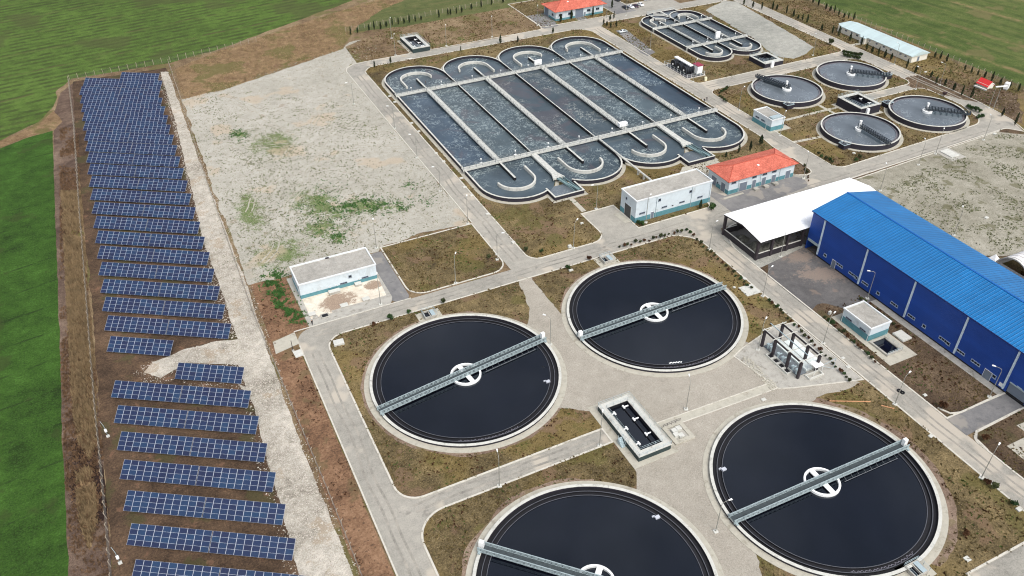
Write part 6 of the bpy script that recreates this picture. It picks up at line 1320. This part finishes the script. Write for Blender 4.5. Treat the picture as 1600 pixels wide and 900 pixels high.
# ================================================================== SCATTERED GROUND COVER
def inside(p, poly):
    c = False; n = len(poly); x, y = p
    for i in range(n):
        a, b = poly[i], poly[(i+1) % n]
        if (a[1] > y) != (b[1] > y) and x < (b[0]-a[0])*(y-a[1])/(b[1]-a[1])+a[0]: c = not c
    return c
NOC = [(0, 0, 24.8), (54.2, 0, 24.8), (53.8, -63.2, 24.8), (-.7, -62.8, 24.8), (181.2, 95.4, 15.4), (215.3, 95.5, 15.4), (180.8, 55.3, 15.4), (214.7, 55.3, 15.4)]
NOR = [(37.8, 64, 146, 188), (170, 132, 207, 197), (73, 39, 104, 50), (95, -43, 104, -21), (20, -43, 33, -22), (33, -42, 38, -35), (62, -44, 86, -18), (189, 64, 203, 79), (152, 69, 161, 83), (153.5, 124, 163.5, 142), (189, 117, 201, 130), (138, 211, 166, 226), (92, -18, 112, 30), (249, 95, 261, 142), (109, -120, 136, 8), (92, -67, 112, -61), (136, -30, 262, 34)]
gpoly = GL((808, 431), (830, 434), (852, 462), (876, 490), (905, 500), (950, 535), (1000, 555), (1100, 555), (1150, 530), (1235, 560), (1345, 598), (1290, 618), (1200, 660), (1150, 740), (1140, 800), (1190, 880), (1200, 960), (1100, 960), (1060, 870), (990, 800), (992, 738), (940, 645), (890, 638), (860, 640), (850, 580), (822, 512), (828, 480))
spoly = GL((1102, 16), (1130, 2), (1150, 2), (1272, 74), (1262, 84), (1240, 92), (1210, 88), (1180, 62))
def scatter(name, label, polys, n, hgt, wid, mat, seed, avoid=True, clump=.25, z=.05, blades=3, kindlab=None):
    rs = random.Random(seed); m = MB(); got = 0; tries = 0
    areas = []
    for p in polys:
        xs = [q[0] for q in p]; ys = [q[1] for q in p]; areas.append((max(xs)-min(xs))*(max(ys)-min(ys)))
    while got < n and tries < n*12:
        tries += 1; p = rs.choices(polys, areas)[0]; xs = [q[0] for q in p]; ys = [q[1] for q in p]
        x, y = rs.uniform(min(xs), max(xs)), rs.uniform(max(-92, min(ys)), max(ys))
        if mnoise.noise(Vector((x*.13, y*.13, seed*3.3)))+.5*mnoise.noise(Vector((x*.5, y*.5, seed))) < clump-.35+rs.uniform(-.25, .25): continue
        if not inside((x, y), p): continue
        if avoid and (any((x-a)**2+(y-b)**2 < r*r for a, b, r in NOC) or any(a < x < c and b < y < d for a, b, c, d in NOR) or inside((x, y), gpoly) or inside((x, y), spoly)): continue
        got += 1; s_ = rs.uniform(.5, 1.5)
        for _ in range(blades):
            a = rs.uniform(0, 6.283); dx, dy = math.cos(a)*wid*s_, math.sin(a)*wid*s_; lx, ly = rs.uniform(-.3, .3)*hgt, rs.uniform(-.3, .3)*hgt; ox, oy = rs.uniform(-.2, .2), rs.uniform(-.2, .2)
            m.quad((x+ox-dx, y+oy-dy, z), (x+ox+dx, y+oy+dy, z), (x+ox+lx+dx*.3, y+oy+ly+dy*.3, z+hgt*s_*rs.uniform(.6, 1)))
    o = m.build(name, mat); tag(o, label, kindlab or 'grass', kind='stuff')
scatter('dry_grass_tufts', 'dry straw coloured tufts all over the kerbed verges', isl, 26000, .34, .17, 'tuft', 21)
scatter('green_grass_tufts', 'scattered greener tufts on the verges', isl, 5000, .3, .17, 'tuft_green', 22, clump=.62)
scatter('dark_scrub', 'dark low scrub dotted over the verges and soil', isl+[[(-39.5, -48), (-33.6, -48), (-33.6, 60), (-39, 60)]], 6000, .35, .2, 'brownbush', 23, clump=.5, kindlab='scrub')
reed = GL((96, 300), (126, 300), (137, 450), (152, 610), (152, 690), (140, 720), (122, 690), (113, 620), (104, 450)); reed2 = GL((120, 740), (140, 730), (150, 760), (152, 820), (140, 860), (128, 830), (120, 780))
bank = GL((272, 108), (345, 78), (430, 50), (540, 14), (600, -4), (640, -4), (600, 14), (560, 40), (540, 66), (536, 78), (440, 108), (350, 142), (288, 156))
scatter('dry_reeds', 'tall dry reeds along the ditch beside the green field', [reed, reed2], 9000, 1.1, .12, plainc('reed_blade', (140, 120, 90), var=.25, s=.4), 24, avoid=False, clump=-.1, z=0, kindlab='reeds')
dit = GL((94, 200), (122, 200), (125, 300), (140, 480), (160, 700), (178, 920), (112, 920), (100, 700), (94, 500))
scatter('bank_weeds', 'pale dead weeds on the bank below the green crop', [bank], 5000, .45, .14, plainc('bank_weed', (150, 130, 98), var=.3, s=.4), 28, avoid=False, clump=.2, z=0, kindlab='weeds')
scatter('ditch_weeds', 'brown dead weeds filling the ditch strip', [dit], 6000, .6, .16, plainc('dead_weed', (112, 88, 66), var=.3, s=.4), 25, avoid=False, clump=.2, z=0, kindlab='weeds')
def stones(name, label, polys, n, smin, smax, mat, seed, z=.02):
    rs = random.Random(seed); m = MB(); got = 0
    areas = []
    for p in polys: xs = [q[0] for q in p]; ys = [q[1] for q in p]; areas.append((max(xs)-min(xs))*(max(ys)-min(ys)))
    tries = 0
    while got < n and tries < n*10:
        tries += 1; p = rs.choices(polys, areas)[0]; xs = [q[0] for q in p]; ys = [q[1] for q in p]; x, y = rs.uniform(min(xs), max(xs)), rs.uniform(max(-60, min(ys)), max(ys))
        if not inside((x, y), p): continue
        got += 1; s_ = smin+(smax-smin)*rs.random()**2.5; a = rs.uniform(0, 3.1)
        B = [(math.cos(a+q*1.571+rs.uniform(-.3, .3))*s_*rs.uniform(.7, 1.2), math.sin(a+q*1.571)*s_*rs.uniform(.7, 1.2)) for q in range(4)]
        top = (x+rs.uniform(-.3, .3)*s_, y+rs.uniform(-.3, .3)*s_, z+s_*rs.uniform(.5, .9))
        for q in range(4): m.quad((x+B[q][0], y+B[q][1], z-.01), (x+B[(q+1) % 4][0], y+B[(q+1) % 4][1], z-.01), top)
    tag(m.build(name, mat), label, 'stones', kind='stuff')
stones('loose_stones', 'loose pale stones strewn over the white gravel track', [GR, GL((385, 606), (372, 566), (290, 566), (250, 592), (226, 582), (240, 566), (290, 545), (335, 534), (372, 530))], 9000, .07, .24, plainc('limestone_rubble', (188, 182, 170), var=.22, s=1.5), 31)
GRW = [(-44.4, 228), (-38.9, 231), (-39.4, 120), (-38.9, 60), (-39.9, 28), (-40.3, -5), (-39.2, -60), (-53.2, -60), (-52, -20), (-51.2, 0), (-51, 22), (-52.6, 34), (-51, 50), (-49.2, 90), (-47.2, 130), (-45, 180)]
FAN = GL((395, 612), (372, 556), (290, 556), (225, 566), (205, 586), (240, 604), (280, 590), (300, 612))
stones('scattered_stones', 'stray pale stones thinning out beyond the edges of the gravel track', [GRW, FAN], 9000, .06, .22, plainc('limestone_rubble', (188, 182, 170), var=.22, s=1.5), 34, -.005)
stones('lot_stones', 'small stones and clods on the pale lot', [[(-39, 61), (29, 62), (29, 196), (55, 218), (38, 226), (-38, 198)]], 5000, .08, .4, plainc('lot_stone', (150, 146, 130), var=.22, s=1.5), 32, .03)
stones('rubble', 'rubble on the rough ground beyond the far road', [GL((1395, 128), (1440, 115), (1500, 130), (1560, 140), (1590, 150), (1600, 195), (1550, 165), (1480, 150), (1430, 140))], 420, .12, .45, plainc('pale_rubble', (138, 122, 104), var=.25), 33, 0)
def patches(name, label, cs, mat, seed, hgt=.3, z=.025):
    rs = random.Random(seed); m = MB()
    for (px, py, sx, sy, n) in cs:
        cx, cy = G(px, py)
        for _ in range(n):
            x, y = cx+rs.gauss(0, sx), cy+rs.gauss(0, sy)
            if mnoise.noise(Vector((x*.45, y*.45, seed)))+.6*mnoise.noise(Vector((x*1.3, y*1.3, seed))) < .02: continue
            for _ in range(3):
                a = rs.uniform(0, 6.283); w_ = rs.uniform(.08, .26); dx, dy = math.cos(a)*w_, math.sin(a)*w_; ox, oy = rs.uniform(-.25, .25), rs.uniform(-.25, .25); lx, ly = rs.uniform(-.2, .2), rs.uniform(-.2, .2)
                m.quad((x+ox-dx, y+oy-dy, z), (x+ox+dx, y+oy+dy, z), (x+ox+lx+dx*.4, y+oy+ly+dy*.4, z+hgt*rs.uniform(.5, 1.2)))
    tag(m.build(name, mat), label, 'weeds', kind='stuff')
GW = plain('green_weed', (66, 106, 50), var=.35, s=.5)
patches('green_weeds', 'bright green weeds in ragged patches on the pale lot', [(374, 210, 1.6, 2.6, 500), (560, 316, 4, 2, 700), (590, 324, 5, 1.6, 700), (620, 327, 3, 1.2, 300), (545, 326, 3, 2, 350), (528, 370, 2.2, 2.0, 380), (508, 352, 4, 3, 300), (500, 322, 4, 6, 300), (640, 290, 1.5, 1.5, 120), (668, 314, 1.2, 2, 80), (480, 330, 5, 6, 150), (512, 296, 3, 4, 150)], GW, 40)
patches('green_weeds', 'green weeds at the left side of the white house', [(426, 450, 1.4, 3, 600), (440, 470, 1.3, 3, 700), (455, 488, 1.2, 2.4, 600), (432, 436, 1.6, 2, 400), (470, 500, .8, 1.0, 150)], GW, 41, .45)
patches('faded_weeds', 'faded greyish green weeds drifting over the pale lot', [(430, 225, 9, 12, 600), (395, 240, 5, 12, 500), (470, 300, 9, 12, 600), (520, 350, 10, 7, 800), (410, 330, 7, 16, 700), (450, 380, 10, 8, 700), (540, 190, 6, 10, 400), (470, 240, 9, 9, 400), (600, 300, 9, 9, 400)], plain('faded_weed', (122, 126, 96), var=.35, s=.5), 42, .3)
scatter('lot_weeds', 'thin weeds growing across the pale lot', [[(-39, 61), (29, 62), (29, 150), (-10, 196), (-38, 198)]], 2600, .3, .14, plainc('lot_weed', (112, 118, 82), var=.3, s=.4), 26, avoid=False, clump=.5, z=.02, kindlab='weeds')
scatter('right_lot_weeds', 'thin weeds across the lot behind the blue hall', [[(146, 20), (226, 33), (262, 0), (262, -20), (160, -22)]], 4500, .3, .16, plainc('lot_weed', (112, 118, 82), var=.3, s=.4), 27, avoid=False, clump=.45, z=.06, kindlab='weeds')
